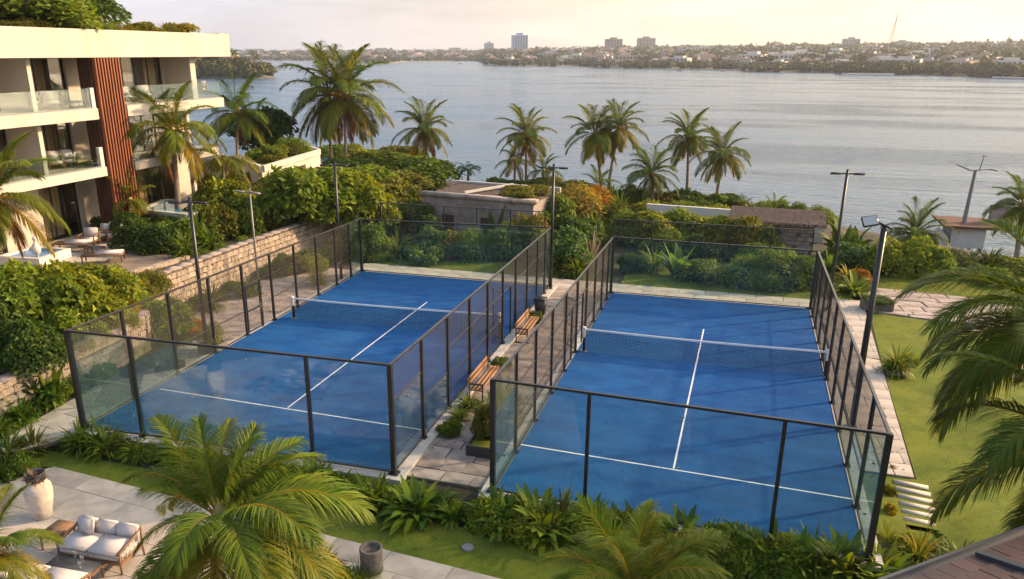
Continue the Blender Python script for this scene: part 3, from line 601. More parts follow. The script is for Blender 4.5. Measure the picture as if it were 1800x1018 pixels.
# ------------------------------------------------------------------ floodlight poles
def light_pole(base, vtop, label, kind='twin', mt='black', rad=.075, rz=0, group='floodlight masts around the courts'):
    base = np.array(base); h = htop(base, vtop)-base[2]; t = thing('light_pole', label, 'light pole', tuple(base), rz, group)
    m_ = MB(); m_.tube([(0, 0, 0), (0, 0, h)], [rad, rad*.85], 10); B(m_, 'pole', M[mt], t, smooth=True)
    m_ = MB(); m_.box(-.16, .16, -.16, .16, 0, .03)
    for sx in (-1, 1):
        for sy in (-1, 1): m_.lathe([(0, .07), (.02, .07), (.02, .03)], (sx*.12, sy*.12, 0), 6)
    B(m_, 'base_plate', M[mt], t)
    m_ = MB()
    if kind == 'twin':
        m_.bar((-.62, 0, h-.08), (.62, 0, h-.08), .06); m_.lathe([(0, .12), (.05, .1), (.05, -.1)], (0, 0, h), 8); B(m_, 'cross_arm', M[mt], t)
        for s in (-1, 1):
            m_ = MB(); m_.box(-.22, .22, -.14, .14, -.035, .035); o = B(m_, 'lamp_head', M[mt], t, (s*.48, -.12, h-.08), bevel=.012); o.rotation_euler = (R(-12), 0, 0)
            g_ = MB(); g_.box(-.19, .19, -.11, .11, -.043, -.036); B(g_, 'lens', M['lamp'], o)
            g_ = MB()
            for k in range(5): g_.box(-.18+k*.085, -.165+k*.085, -.12, .12, .036, .06)
            B(g_, 'cooling_fins', M[mt], o)
    elif kind == 'single':
        m_.bar((0, 0, h-.05), (.0, .0, h+.1), .1); m_.bar((.12, 0, h+.04), (-.4, -.08, h+.28), .06); m_.bar((-.1, 0, h+.1), (.2, 0, h+.02), .12, .05); B(m_, 'bracket', M[mt], t)
        m_ = MB(); m_.box(-.22, .22, -.17, .17, -.03, .03); o = B(m_, 'lamp_head', M[mt], t, (-.42, -.14, h+.22), bevel=.012); o.rotation_euler = (R(48), R(-12), R(8))
        g_ = MB(); g_.box(-.19, .19, -.14, .14, .031, .04); B(g_, 'lens', M['lamp'], o)
    return t
light_pole((-.48, 6.74, -.14), 352, 'slim black light mast outside the near left side of the hotel court', rad=.08, rz=R(15))
light_pole((-3.3, 14.8, -.14), 335, 'thin grey light mast standing by the stone retaining wall', mt='grey', rad=.05, rz=R(-10))
light_pole((-.46, 18.1, -.1), 288, 'tall black light mast at the far left corner of the hotel court', rz=R(10))
light_pole((10.42, 19.6, -.1), 292, 'black light mast between the far ends of the two courts', rz=R(8))
light_pole((23.45, 20.4, -.13), 302, 'black twin headed light mast at the far right corner of the lawn side court', rz=R(4))
light_pole((23.05, 7.47, -.13), 402, 'thick black mast with one large tilted floodlight beside the lawn path', kind='single', rad=.10)

# ================================================================== HOTEL
hotel = thing('hotel_building', 'cream three storey hotel with deep flat roof, glass balconies and a tall red timber screen', 'hotel', (-16.8, 12, 1.45))
HO = np.array([-16.8, 12, 1.45])
def hb(name, x0, x1, y0, y1, z0, z1, m_='white', parent=None, **kw):
    b_ = MB(); b_.box(x0-HO[0], x1-HO[0], y0-HO[1], y1-HO[1], z0-HO[2], z1-HO[2]); return B(b_, name, M[m_], parent or hotel, **kw)
hb('roof_slab', -30, -14.0, -12, 29.95, 11.0, 12.4)
hb('roof_parapet', -29.5, -14.35, 29.5, 29.9, 12.4, 12.46)
FL = [(1.40, 4.86), (5.34, 7.86), (8.43, 11.0)]
for k, (z0, z1) in enumerate(((4.86, 5.34), (7.86, 8.43))):
    hb('balcony_slab', -18.6, -14.0, -12, 17.52, z0, z1); hb('balcony_slab', -18.6, -14.0, 19.72, 28.7 if k else 27.6, z0, z1)
    hb('floor_slab', -30, -18.6, -12, 28.3, z0, z1)
# back of the rooms
for z0, z1 in FL: hb('room_wall', -19.6, -19.4, -11.8, 28.2, z0, z1, 'white')
hb('end_wall', -30, -16.6, 28.1, 28.35, 1.4, 11.0)
def wallx(y0, y1, k, x=-16.8, th=.3): hb('wall_pier', x-th, x, y0, y1, *FL[k])
for k in range(3):
    wallx([18.1, 18.35, 18.6][k], 21.9, k); wallx([12.9, 14.3, 14.3][k], [15.4, 15.8, 15.6][k], k)
    wallx(26.5, 28.1, k); wallx(6.0, 9.6, k)
    if k: hb('fin_wall', -16.8, -14.7, 14.05, 14.3, *FL[k])          # dividing fins between balconies
hb('fin_wall', -16.79, -14.75, 26.6, 27.1, *FL[2])
def window(y0, y1, k, npan, z0=None, curt=(0, 1)):
    z0 = z0 or FL[k][0]+.02; z1 = FL[k][1]-.02; f = MB(); x = -16.98
    for yy in (y0, y1): f.box(x-.05-HO[0], x+.05-HO[0], yy-.04-HO[1], yy+.04-HO[1], z0-HO[2], z1-HO[2])
    for zz in (z0, z1): f.box(x-.049-HO[0], x+.049-HO[0], y0-HO[1], y1-HO[1], zz-.04-HO[2], zz+.04-HO[2])
    o = B(f, 'window', M['black'], hotel)
    for i in range(npan):
        a, b = y0+(y1-y0)*i/npan, y0+(y1-y0)*(i+1)/npan; g_ = MB(); g_.box(x-.012-HO[0], x-.002-HO[0], a+.035-HO[1], b-.035-HO[1], z0+.04-HO[2], z1-.04-HO[2]); B(g_, 'pane', M['roomglass'], o)
        if i: m_ = MB(); m_.box(x-.03-HO[0], x+.03-HO[0], a-.03-HO[1], a+.03-HO[1], z0+.04-HO[2], z1-.04-HO[2]); B(m_, 'mullion', M['black'], o)
        if i in curt:
            c_ = MB(); n_ = 22; zz = (z0+.05-HO[2], z1-.05-HO[2]); vs = []
            for j in range(n_+1): xx = x-.32+.045*math.sin(j*2.1)-HO[0]; yy = a+.05+(b-a-.1)*j/n_-HO[1]; vs += [(xx, yy, zz[0]), (xx, yy, zz[1])]
            c_.add(vs, [(2*j, 2*j+2, 2*j+3, 2*j+1) for j in range(n_)]); B(c_, 'curtain', M['curtain'], o, smooth=True)
M['roomglass'] = glassmat('room_glass', (.95, .94, .9), .10, .0)
window(15.62, 18.58, 2, 3, curt=(0, 1)); window(21.95, 26.45, 2, 4, curt=(0, 1, 3)); window(9.7, 14.2, 2, 4, curt=(0, 3))
window(15.84, 18.3, 1, 3, curt=(0, 1, 2)); window(21.95, 26.45, 1, 4, curt=(0, 3)); window(9.7, 14.2, 1, 4, curt=(1, 2))
window(15.42, 18.08, 0, 3, curt=(0, 1)); window(21.95, 26.45, 0, 4, curt=(0, 1)); window(9.7, 12.85, 0, 3, curt=(1,))
# timber screen tower
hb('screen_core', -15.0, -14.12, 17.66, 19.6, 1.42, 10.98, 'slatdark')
for k in range(9):
    y = 17.7+k*.213; hb('slat', -14.1, -13.9, y, y+.085, 1.5, 10.97, 'slat')
for k in range(5):
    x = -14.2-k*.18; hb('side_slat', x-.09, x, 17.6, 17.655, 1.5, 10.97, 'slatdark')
# balustrades
def balus(y0, y1, z, n_, end=False):
    for i in range(n_):
        a, b = y0+(y1-y0)*i/n_, y0+(y1-y0)*(i+1)/n_; hb('balustrade_panel', -14.14, -14.12, a+.015, b-.015, z, z+1.02, 'sideglass')
    hb('base_channel', -14.17, -14.09, y0, y1, z, z+.06, 'grey')
balus(-10, 17.2, 8.43, 14); balus(19.8, 28.6, 8.43, 5); balus(-10, 17.2, 5.34, 14); balus(19.8, 27.5, 5.34, 4)
for z in (8.43, 5.34): hb('balustrade_end', -14.3, -14.08, 17.25, 17.5, z, z+1.05, 'whiteb'); 
hb('balustrade_panel', -17.5, -14.14, 28.58, 28.6, 8.43, 9.4, 'sideglass')

# furniture ------------------------------------------------------------
def lounge_chair(p, rz, label, group=None, sc=1.0, wide=.72, wood='teak'):
    t = thing('lounge_chair', label, 'chair', tuple(p), rz, group); t.scale = (sc,)*3
    for sx in (-1, 1):
        for y, h in ((-.34, .6), (.34, .62)): m_ = MB(); m_.bar((sx*wide/2, y, 0), (sx*wide/2, y*.95, h), .045); B(m_, 'leg', M[wood], t)
        m_ = MB(); m_.bar((sx*wide/2, -.38, .61), (sx*wide/2, .38, .63), .065, .035); B(m_, 'armrest', M[wood], t)
    m_ = MB(); m_.box(-wide/2, wide/2, -.34, .34, .24, .28); B(m_, 'seat_frame', M[wood], t)
    m_ = MB(); m_.box(-wide/2+.04, wide/2-.04, -.36, .28, .285, .43); B(m_, 'seat_cushion', M['cushion'], t, bevel=.035)
    m_ = MB(); m_.box(-wide/2+.04, wide/2-.04, -.07, .07, 0, .50); o = B(m_, 'back_cushion', M['cushion'], t, (0, .30, .42), bevel=.04); o.rotation_euler.x = R(-14)
    m_ = MB(); m_.bar((-wide/2, .36, .3), (-wide/2, .47, .84), .04); m_.bar((wide/2, .36, .3), (wide/2, .47, .84), .04); m_.bar((-wide/2, .47, .84), (wide/2, .47, .84), .04); B(m_, 'back_frame', M[wood], t)
    return t
def low_table(p, label, w_=.6, d=.6, h=.4, rz=0, top='darktop', leg='teak'):
    t = thing('low_table', label, 'table', tuple(p), rz); m_ = MB(); m_.box(-w_/2, w_/2, -d/2, d/2, h-.035, h); B(m_, 'table_top', M[top], t, bevel=.006)
    for sx in (-1, 1):
        for sy in (-1, 1): m_ = MB(); m_.bar((sx*(w_/2-.04), sy*(d/2-.04), 0), (sx*(w_/2-.04), sy*(d/2-.04), h-.035), .04); B(m_, 'leg', M[leg], t)
    m_ = MB()
    for s in (-1, 1): m_.bar((s*(w_/2-.04), -d/2+.04, h-.09), (s*(w_/2-.04), d/2-.04, h-.09), .035); m_.bar((-w_/2+.04, s*(d/2-.04), h-.09), (w_/2-.04, s*(d/2-.04), h-.09), .035)
    B(m_, 'table_frame', M[leg], t); return t
Z3, Z2, Z1 = 8.435, 5.345, 1.475
def on(u, v, z): return P(u, v, z)
lounge_chair(on(56, 193, Z3), R(60), 'pale cushioned chair by the white column on the upper left balcony')
lounge_chair(on(92, 192, Z3), R(52), 'pale wide chair in the middle of the upper left balcony', wide=.85)
low_table(on(73, 187, Z3), 'small dark table between the two chairs on the upper left balcony', .45, .45, .42)
lounge_chair(on(222, 181, Z3), R(55), 'pale chair next to the red timber screen on the upper right balcony')
lounge_chair(on(254, 177, Z3), R(50), 'pale wide chair under the striped curtain on the upper right balcony', wide=.85)
low_table(on(236, 172, Z3), 'small dark side table between chairs on the upper right balcony', .45, .45, .45)
lounge_chair(on(332, 168, Z3), R(70), 'pale chair at the open end of the top balcony, left one of the pair')
lounge_chair(on(352, 166, Z3), R(10), 'pale chair at the outermost corner of the top balcony')
lounge_chair(on(99, 297, Z2), R(58), 'pale chair on the middle balcony nearest the palm fronds')
lounge_chair(on(122, 294, Z2), R(58), 'pale chair on the middle balcony nearest the glass end')
low_table(on(140, 280, Z2), 'low dark table on the middle balcony', .7, .5, .3)
low_table(on(135, 186, Z3), 'low dark table at the right end of the upper left balcony', .8, .5, .28)

# terrace in front of the hotel
TP = [(-16.6, 6.5), (-9.3, 7.6), (-8.3, 9.2), (-7.9, 14.6), (-10.5, 16.2), (-16.6, 17.5)]
floor_piece('hotel_terrace', TP, 1.44, 1.2, 1.2, R(5), 'pave', .08, .015, hole=None)
DK = [xy(150, 492, 1.5), xy(262, 478, 1.5), xy(318, 452, 1.5), xy(250, 441, 1.5), xy(195, 452, 1.5)]
floor_piece('timber_deck', DK, 1.5, 2.2, .16, R(38), 'deck', .05, .012, .002, tname='deck_board')
m_ = MB(); a, b = P(160, 497, 1.62), P(330, 449, 1.62); m_.bar(a-[0, 0, .25], b-[0, 0, .25], .28, .5); o = B(m_, 'terrace_edge_wall', M['stone']); tag(o, 'pale low stone edge wall below the timber deck', 'wall')
lounge_chair(on(158, 432, Z1), R(20), 'pale high backed chair in front of the tall dark hotel doors', wide=.8)
lounge_chair(on(178, 424, Z1), R(-5), 'pale terrace chair left of the pair beneath the dark hedge')
lounge_chair(on(190, 421, Z1), R(-15), 'pale terrace chair right of the pair beneath the dark hedge', 'pair')
lounge_chair(on(203, 424, Z1), R(-50), 'pale terrace chair closest to the dense dark shrubs')
low_table(on(168, 446, Z1), 'round edged dark coffee table amid the hotel terrace chairs', .9, .6, .36)
def daybed(p, rz, label):
    t = thing('daybed', label, 'bench', tuple(p), rz); m_ = MB(); m_.box(-.95, .95, -.36, .36, .34, .42); B(m_, 'bench_frame', M['teak'], t, bevel=.01)
    for sx in (-1, 1):
        for sy in (-1, 1): m_ = MB(); m_.bar((sx*.9, sy*.31, 0), (sx*.9, sy*.31, .34), .06); B(m_, 'leg', M['teak'], t)
    m_ = MB(); m_.box(-.3, .93, -.34, .34, .422, .52); B(m_, 'cushion', M['cushion'], t, bevel=.03)
daybed(on(183, 460, Z1), R(28), 'brown timber bench with a pale pad on the sunlit deck')
daybed(on(130, 440, Z1), R(15), 'pale padded bench near the jacuzzi on the hotel terrace')
# jacuzzi with white bird statue
t = thing('jacuzzi', 'small blue jacuzzi at the edge of the hotel terrace', 'jacuzzi', tuple(P(62, 458, 1.45)), R(6)); m_ = MB()
for a in ((-1.2, 1.2, -1.1, -.9), (-1.2, 1.2, .9, 1.1), (-1.2, -1.0, -.9, .9), (1.0, 1.2, -.9, .9)): m_.box(*a, -.1, .42)
B(m_, 'rim', M['whiteb'], t); m_ = MB(); m_.box(-1, 1, -.9, .9, -.1, .3); B(m_, 'water', M['pooltile'], t)
t = thing('bird_statue', 'white stylised bird statue standing by the jacuzzi', 'statue', tuple(P(68, 462, 1.45)), R(-30)); m_ = MB()
m_.lathe([(.0, 0), (.34, 0), (.30, .10), (.16, .16), (0, .16)], n=16); B(m_, 'base', M['whiteb'], t, smooth=True)
m_ = MB(); m_.lathe([(.06, .15), (.07, .4), (.17, .5), (.22, .68), (.18, .86), (.08, .98), (.055, 1.1), (.10, 1.17), (.10, 1.25), (.03, 1.31), (0, 1.32)], n=16); m_.tube([(.05, 0, 1.22), (.2, 0, 1.18), (.34, 0, 1.02)], [.05, .035, .01], 8); m_.tube([(-.1, 0, .7), (-.3, 0, .58)], [.12, .03], 8); B(m_, 'body', M['whiteb'], t, smooth=True)
# raised pool
pp = [P(252, 366, 2.6), P(288, 350, 2.6), P(352, 350, 2.6), P(372, 366, 2.6), P(330, 374, 2.6)]; c = np.mean(pp, 0)
t = thing('raised_pool', 'small raised swimming pool with blue water behind the palm trunk', 'swimming pool', (c[0], c[1], 1.4))
g_ = [((p-c)[:2]) for p in pp]; m_ = MB(); m_.prism([tuple(p*1.08) for p in g_][::-1] if 0 else [tuple(p*1.08) for p in g_], 0, 1.0); B(m_, 'basin', M['white'], t)
m_ = MB()
for i in range(5):
    a, b = g_[i], g_[(i+1) % 5]; m_.bar((*a*1.05, 1.08), (*b*1.05, 1.08), .28, .16)
B(m_, 'coping', M['kerb'], t); m_ = MB(); m_.prism([tuple(p*1.0) for p in g_], 1.0, 1.10); B(m_, 'water', M['poolwater'], t)

# ------------------------------------------------------------------ stone retaining walls
def stone_mesh(r, k):
    bm = bmesh.new(); bmesh.ops.create_cube(bm, size=1); bmesh.ops.bevel(bm, geom=bm.edges[:], offset=.13, segments=1, affect='EDGES')
    for v in bm.verts: v.co += Vector([(r.random()-.5)*.12 for _ in range(3)])
    me = bpy.data.meshes.new('stone'); bm.to_mesh(me); bm.free(); me.materials.append(M['stone']); return me
STM = [stone_mesh(rnd, k) for k in range(7)]
def stone_wall(pts, z0, z1, label, sw=.34, sh=.2, th=.4, nmax=296, cap=True, face=1):
    pts = [np.array(p, float) for p in pts]; c = np.mean(pts, 0); t = thing('stone_wall', label, 'wall', (*c, z0), 0, 'rubble stone retaining walls'); core = MB(); n_ = 0
    for i, (a, b) in enumerate(zip(pts[:-1], pts[1:])):
        core.bar((*(a-c), (z1-z0)/2), (*(b-c), (z1-z0)/2), th, z1-z0-.06)
    B(core, 'wall_core', M['joint'], t)
    segs = [(a, b, np.linalg.norm(b-a)) for a, b in zip(pts[:-1], pts[1:])]
    for a, b, ln in segs:
        d = (b-a)/ln; nn = np.array([d[1], -d[0]])*face; rows = int(round((z1-z0-.05)/sh)); ang = math.atan2(d[1], d[0])
        for rr in range(rows):
            x = -sw*rnd.random()*.5
            while x < ln:
                w_ = sw*(.6+.9*rnd.random()); x1 = min(x+w_, ln); xa = max(x, 0)
                if x1-xa > .05 and n_ < nmax:
                    o = bpy.data.objects.new('stone', rnd.choice(STM)); COL.objects.link(o); o.parent = t; p = a+d*((xa+x1)/2)-c+nn*(th/2)
                    o.location = (p[0], p[1], (rr+.5)*sh+rnd.uniform(-.015, .015)); o.rotation_euler = (rnd.uniform(-.05, .05), rnd.uniform(-.06, .06), ang); o.scale = ((x1-xa)-.02, .14+.05*rnd.random(), sh*rnd.uniform(.84, .99)); n_ += 1
                x = x1
        if cap:
            k = int(ln/.8)+1
            for j in range(k):
                m_ = MB(); m_.bar((-ln/k/2+.01, 0, 0), (ln/k/2-.01, 0, 0), th+.16, .09); p = a+d*ln*(j+.5)/k-c; o = B(m_, 'cap_stone', M['flag'], t, (p[0], p[1], z1-z0+.02+.012*rnd.random()), bevel=.012); o.rotation_euler.z = ang
stone_wall([(-5.55, 10.3), (-5.45, 17), (-5.0, 25.2)], -.2, 1.78, 'sunlit pale rubble wall running behind the far half of the hotel court', .38, .27, nmax=290)
stone_wall([(-3.2, -7), (-3.15, 2.0), (-3.4, 6.6), (-4.4, 8.4), (-5.5, 10.2)], -.3, 1.22, 'lower rubble stone wall in front of the bright yellow green hedge', .4, .26, nmax=290)

# white garden villa with planted roof
za = 4.0; a, b, c_ = P(418, 276, za), P(460, 292, za), P(562, 262, za); d = a+(c_-b)
t = thing('garden_pavilion', 'cream flat roofed garden building with plants on its roof beyond the pool', 'building', (b[0], b[1], 1.3)); o3 = np.array([b[0], b[1]])
fp = [b[:2]-o3, c_[:2]-o3, d[:2]-o3, a[:2]-o3]; m_ = MB(); m_.prism([tuple(p) for p in fp], 0, 2.3); B(m_, 'wall', M['white'], t)
for i in range(4): p, q_ = fp[i], fp[(i+1) % 4]; dd = (q_-p)/np.linalg.norm(q_-p); m_ = MB(); m_.bar((*(p+dd*.13), 2.5), (*(q_-dd*.13), 2.5), .26, .4); B(m_, 'parapet', M['white'], t)
cen = sum(fp)/4; m_ = MB(); m_.prism([tuple(cen+(p-cen)*.9) for p in fp], 2.3, 2.42); B(m_, 'roof_lawn', M['grass'], t); VILLA = (fp, o3, cen)
m_ = MB(); p = fp[0]*.65+fp[1]*.35; q_ = fp[0]*.3+fp[1]*.7; nn = np.array([(fp[1]-fp[0])[1], -(fp[1]-fp[0])[0]]); nn /= np.linalg.norm(nn); m_.bar((*(p+nn*.02), .95), (*(q_+nn*.02), .95), .06, 1.9); B(m_, 'doorway', M['slatdark'], t)

# concrete pavilion behind the hotel court
za = 3.0; a, b = P(742, 337, za), P(938, 352, za); dd = (b-a)[:2]; dd /= np.linalg.norm(dd); nb = np.array([-dd[1], dd[0]]); o3 = a[:2]; ln = np.linalg.norm((b-a)[:2])
t = thing('concrete_pavilion', 'weathered concrete pavilion with brown shingle roof behind the hotel court', 'building', (a[0], a[1], -.3)); rz = math.atan2(dd[1], dd[0]); t.rotation_euler.z = rz
H_ = 3.3; DP = 4.6
for nm, q in (('front_wall', (0, ln, 0, .3)), ('back_wall', (0, ln, DP-.3, DP)), ('side_wall', (0, .3, .3, DP-.3)), ('side_wall', (ln-.3, ln, .3, DP-.3))): m_ = MB(); m_.box(*q, 0, H_-.25); B(m_, nm, M['concrete'], t)
m_ = MB(); m_.box(-.15, ln+.15, -.12, .5, H_-.25, H_); B(m_, 'front_beam', M['concrete'], t, bevel=.02)
for i in range(int(ln/.34)):
    for j in range(9):
        pass
rt = MB(); rt.box(.1, ln-.1, .5, DP+.2, H_-.3, H_-.18); roof_o = B(rt, 'roof', M['roof'], t)
for j in range(9):
    for i in range(14):
        m_ = MB(); w_ = (ln-.3)/14; m_.box(-w_/2+.012, w_/2-.012, -.28, .28, 0, .03); o = B(m_, 'shingle', M['roof'], roof_o, (.15+w_*(i+.5+(.5 if j % 2 and i < 13 else 0)), .8+j*.47, H_-.165+.02*(j/9)), bevel=0); o.rotation_euler = (R(3+rnd.random()*2), 0, R(rnd.uniform(-1.5, 1.5)))
m_ = MB(); m_.bar((2.6, .7, H_+.02), (4.3, DP-.1, H_+.08), .16, .14); B(m_, 'roof_beam', M['kerb'], t)
m_ = MB(); m_.box(0, ln, DP+.2, DP+.4, H_-.3, H_+.02); B(m_, 'rear_kerb', M['kerb'], t)
for k in range(2): m_ = MB(); m_.box(1.4+k*2.6, 2.2+k*2.6, -.02, .0, .3, 2.0); B(m_, 'opening', M['slatdark'], t)

# thatched hut behind the lawn side court
za = 1.95; a, b = P(1292, 388, za), P(1440, 398, za); dd = (b-a)[:2]; dd /= np.linalg.norm(dd); ln = np.linalg.norm((b-a)[:2]); rz = math.atan2(dd[1], dd[0])
t = thing('thatched_hut', 'low hut with brown thatched roof and stone wall near the far mast', 'hut', (a[0], a[1], -.3), rz)
m_ = MB(); m_.box(.2, ln-.2, .3, 3.4, 0, 2.3); wl = B(m_, 'wall', M['joint'], t)
for rr in range(9):
    for i in range(15):
        if rnd.random() < .96: o = bpy.data.objects.new('stone', rnd.choice(STM)); COL.objects.link(o); o.parent = wl; o.location = (.35+(ln-.6)*(i+.5*(rr % 2)+.2)/15.2, .28, .13+rr*.25); o.scale = ((ln-.6)/15.2*.95, .14, .23)
rf = MB(); ov = .35
rf.add([(-ov, -ov, 2.25), (ln+ov, -ov, 2.25), (ln+ov, 1.85, 2.65), (-ov, 1.85, 2.65), (-ov, 4.0, 2.25), (ln+ov, 4.0, 2.25), (-ov, -ov, 2.38), (ln+ov, -ov, 2.38), (ln+ov, 1.85, 2.8), (-ov, 1.85, 2.8), (-ov, 4.0, 2.38), (ln+ov, 4.0, 2.38)],
       [(0, 3, 2, 1), (3, 4, 5, 2), (6, 7, 8, 9), (9, 8, 11, 10), (0, 1, 7, 6), (4, 10, 11, 5), (1, 2, 8, 7), (2, 5, 11, 8), (0, 6, 9, 3), (3, 9, 10, 4)]); rf_o = B(rf, 'roof', M['roof'], t)
r = np.random.default_rng(5); n_ = 5000; X = r.uniform(-ov, ln+ov, n_); Y = r.uniform(-ov, 4.0, n_); Zq = np.where(Y < 1.85, 2.39+(Y+ov)/(1.85+ov)*.42, 2.81-(Y-1.85)/2.15*.42); dn = np.stack([0*X+.1*r.normal(size=n_), np.where(Y < 1.85, -1, 1), 0*X-.3], 1)
v_, tt, cc = leafgeo(np.stack([X, Y, Zq], 1), dn, np.tile([[0, 0, 1.0]], (n_, 1)), .45, .035, cols(n_, (.08, .06, .05), (.17, .125, .10), r)); B_ = obj('thatch', npmesh('thatch', v_, tt, M['farleaf'], cc), t, kind='stuff')

for k in range(5):
    pass
# garden wall by the water
a, b = P(1138, 358, 1.5), P(1452, 380, 1.5); m_ = MB(); c = (a+b)/2; m_.bar(a-c-[0, 0, 1.0], b-c-[0, 0, 1.0], .25, 2.0); o = B(m_, 'garden_wall', M['whiteb'], None, c); tag(o, 'long low white garden wall between the green hedge and the water', 'wall')

# ------------------------------------------------------------------ jetty house and mast
za = -.35; a, b = P(1712, 408, za), P(1800, 404, za); t = thing('jetty_house', 'small white house with a flat red roof standing at the water edge', 'house', tuple(P(1690, 440, -2.9)), R(3))
J = np.array(P(1690, 440, -2.9)); W_ = lambda u, v, z: P(u, v, z)-J
zr = -2.9+3.1
c0 = W_(1676, 396, zr); c1 = W_(1722, 394, zr)
m_ = MB(); L_ = float(np.linalg.norm((c1-c0)[:2])); t.rotation_euler.z = 0
m_.box(c0[0], c0[0]+L_*1.0, c0[1], c0[1]+2.8, 1.6, 2.95); B(m_, 'wall', M['whiteb'], t)
m_ = MB()
for xx, yy in ((.1, .1), (.1, 2.6), (L_-.25, .1), (L_-.25, 2.6)): m_ = MB(); m_.box(c0[0]+xx, c0[0]+xx+.22, c0[1]+yy, c0[1]+yy+.2, -.4, 1.6); B(m_, 'pillar', M['whiteb'], t)
m_ = MB(); m_.add([(c0[0]+.3, c0[1]+.02, 1.6), (c0[0]+.3, c0[1]+.02, .9), (c0[0]+1.0, c0[1]+.02, 1.6), (c0[0]+.3, c0[1]+.16, 1.6), (c0[0]+.3, c0[1]+.16, .9), (c0[0]+1.0, c0[1]+.16, 1.6)], [(0, 1, 2), (5, 4, 3), (0, 3, 4, 1), (1, 4, 5, 2), (0, 2, 5, 3)]); B(m_, 'bracket', M['whiteb'], t)
m_ = MB(); m_.box(c0[0]-.6, c0[0]+L_*2.1, c0[1]-.4, c0[1]+3.3, 2.96, 3.12); B(m_, 'roof', M['redroof'], t)
m_ = MB(); m_.box(c0[0]+L_*1.25, c0[0]+L_*1.25+.9, c0[1]+1.4, c0[1]+2.1, 3.12, 4.3); B(m_, 'chimney', M['concrete'], t)
m_ = MB(); m_.add([(c0[0]-1.5, c0[1]+.2, 2.2), (c0[0]-.1, c0[1]+.2, 2.2), (c0[0]-.1, c0[1]+2.6, 2.2), (c0[0]-1.5, c0[1]+2.6, 2.2), (c0[0]-.8, c0[1]+.2, 2.9), (c0[0]-.8, c0[1]+2.6, 2.9), (c0[0]-1.5, c0[1]+.2, 1.2), (c0[0]-.1, c0[1]+.2, 1.2), (c0[0]-.1, c0[1]+2.6, 1.2), (c0[0]-1.5, c0[1]+2.6, 1.2)], [(0, 4, 5, 3), (4, 1, 2, 5), (0, 1, 4), (3, 5, 2), (0, 6, 7, 1), (1, 7, 8, 2), (2, 8, 9, 3), (3, 9, 6, 0), (6, 9, 8, 7)]); B(m_, 'lean_to', M['whiteb'], t)
m_ = MB(); m_.box(c0[0]-1.6, c0[0]+L_*1.2, c0[1]-1.6, c0[1]+3.4, -.5, -.3); B(m_, 'deck', M['kerb'], t)
for k in range(3): m_ = MB(); m_.tube([(c0[0]-1.2+k*1.1, c0[1]+.6, -.3), (c0[0]-1.2+k*1.1, c0[1]+.6, 1.3)], .07, 8); B(m_, 'mooring_post', M['bark2'], t)
mb_ = np.array([J[0]+c0[0]+.9, J[1]+c0[1]+1.2, J[2]+3.12]); h = htop(mb_, 300)-mb_[2]; t = thing('mast', 'grey mast with crooked cross arms rising from the red roofed jetty house', 'mast', tuple(mb_)); m_ = MB(); m_.tube([(0, 0, 0), (.08, 0, h)], [.15, .10], 8); B(m_, 'pole', M['grey'], t)
m_ = MB(); m_.bar((-1.1, 0, h+.35), (-.2, 0, h), .08); m_.bar((-.2, 0, h), (.9, 0, h+.12), .16, .06); m_.bar((.9, 0, h+.12), (1.4, .1, h+.02), .08); B(m_, 'cross_arm', M['grey'], t)
m_ = MB(); m_.tube([(.3, 0, h), (.42, 0, h+1.0)], [.04, .025], 6); m_.box(.3, .54, -.05, .05, h+.96, h+1.02); B(m_, 'antenna', M['grey'], t)

# ------------------------------------------------------------------ tiled roof in the near corner
e0, e1 = D(1588, 1024, 9.0), D(1812, 940, 8.4); e1[2] = e0[2]; e1 = P(1812, 940, e0[2]); ux = Vector(e1-e0).normalized(); dn = ux.cross(Vector((0, 0, 1))).normalized()
if dn.y > 0: dn = -dn
sl_ = (dn*math.cos(R(12))+Vector((0, 0, math.sin(R(12))))).normalized(); nrm = ux.cross(sl_).normalized(); nrm = nrm if nrm.z > 0 else -nrm
t = thing('tiled_roof', 'maroon tiled roof corner with a dark gutter jutting in at the bottom right', 'roof', tuple(e0)); t.rotation_mode = 'QUATERNION'; t.rotation_quaternion = Matrix((ux, nrm.cross(ux), nrm)).transposed().to_quaternion()
sg = 1 if (nrm.cross(ux)).dot(sl_) > 0 else -1
m_ = MB(); m_.bar((-1.5, -.05*sg, -.03), (4.5, -.05*sg, -.03), .15, .12); m_.bar((-1.5, -.09*sg, .05), (4.5, -.09*sg, .05), .05, .05); B(m_, 'gutter', M['gutter'], t)
m_ = MB(); m_.box(-1.5, 4.5, 0.02 if sg > 0 else -4, 4 if sg > 0 else -.02, -.12, -.02); B(m_, 'roof_deck', M['slatdark'], t)
for j in range(9):
    for i in range(22):
        m_ = MB(); m_.box(-.115, .115, -.16, .16, -.012, .012); o = B(m_, 'roof_tile', M['maroon'], t, (-1.3+i*.24+(.12 if j % 2 else 0), sg*(.18+j*.27), .02+rnd.random()*.006)); o.rotation_euler = (sg*R(-3), 0, R(rnd.uniform(-1, 1)))
m_ = MB(); m_.bar((1.2, .05*sg, .06), (1.45, 3.8*sg, .06), .10, .05); B(m_, 'roof_flashing', M['gutter'], t)

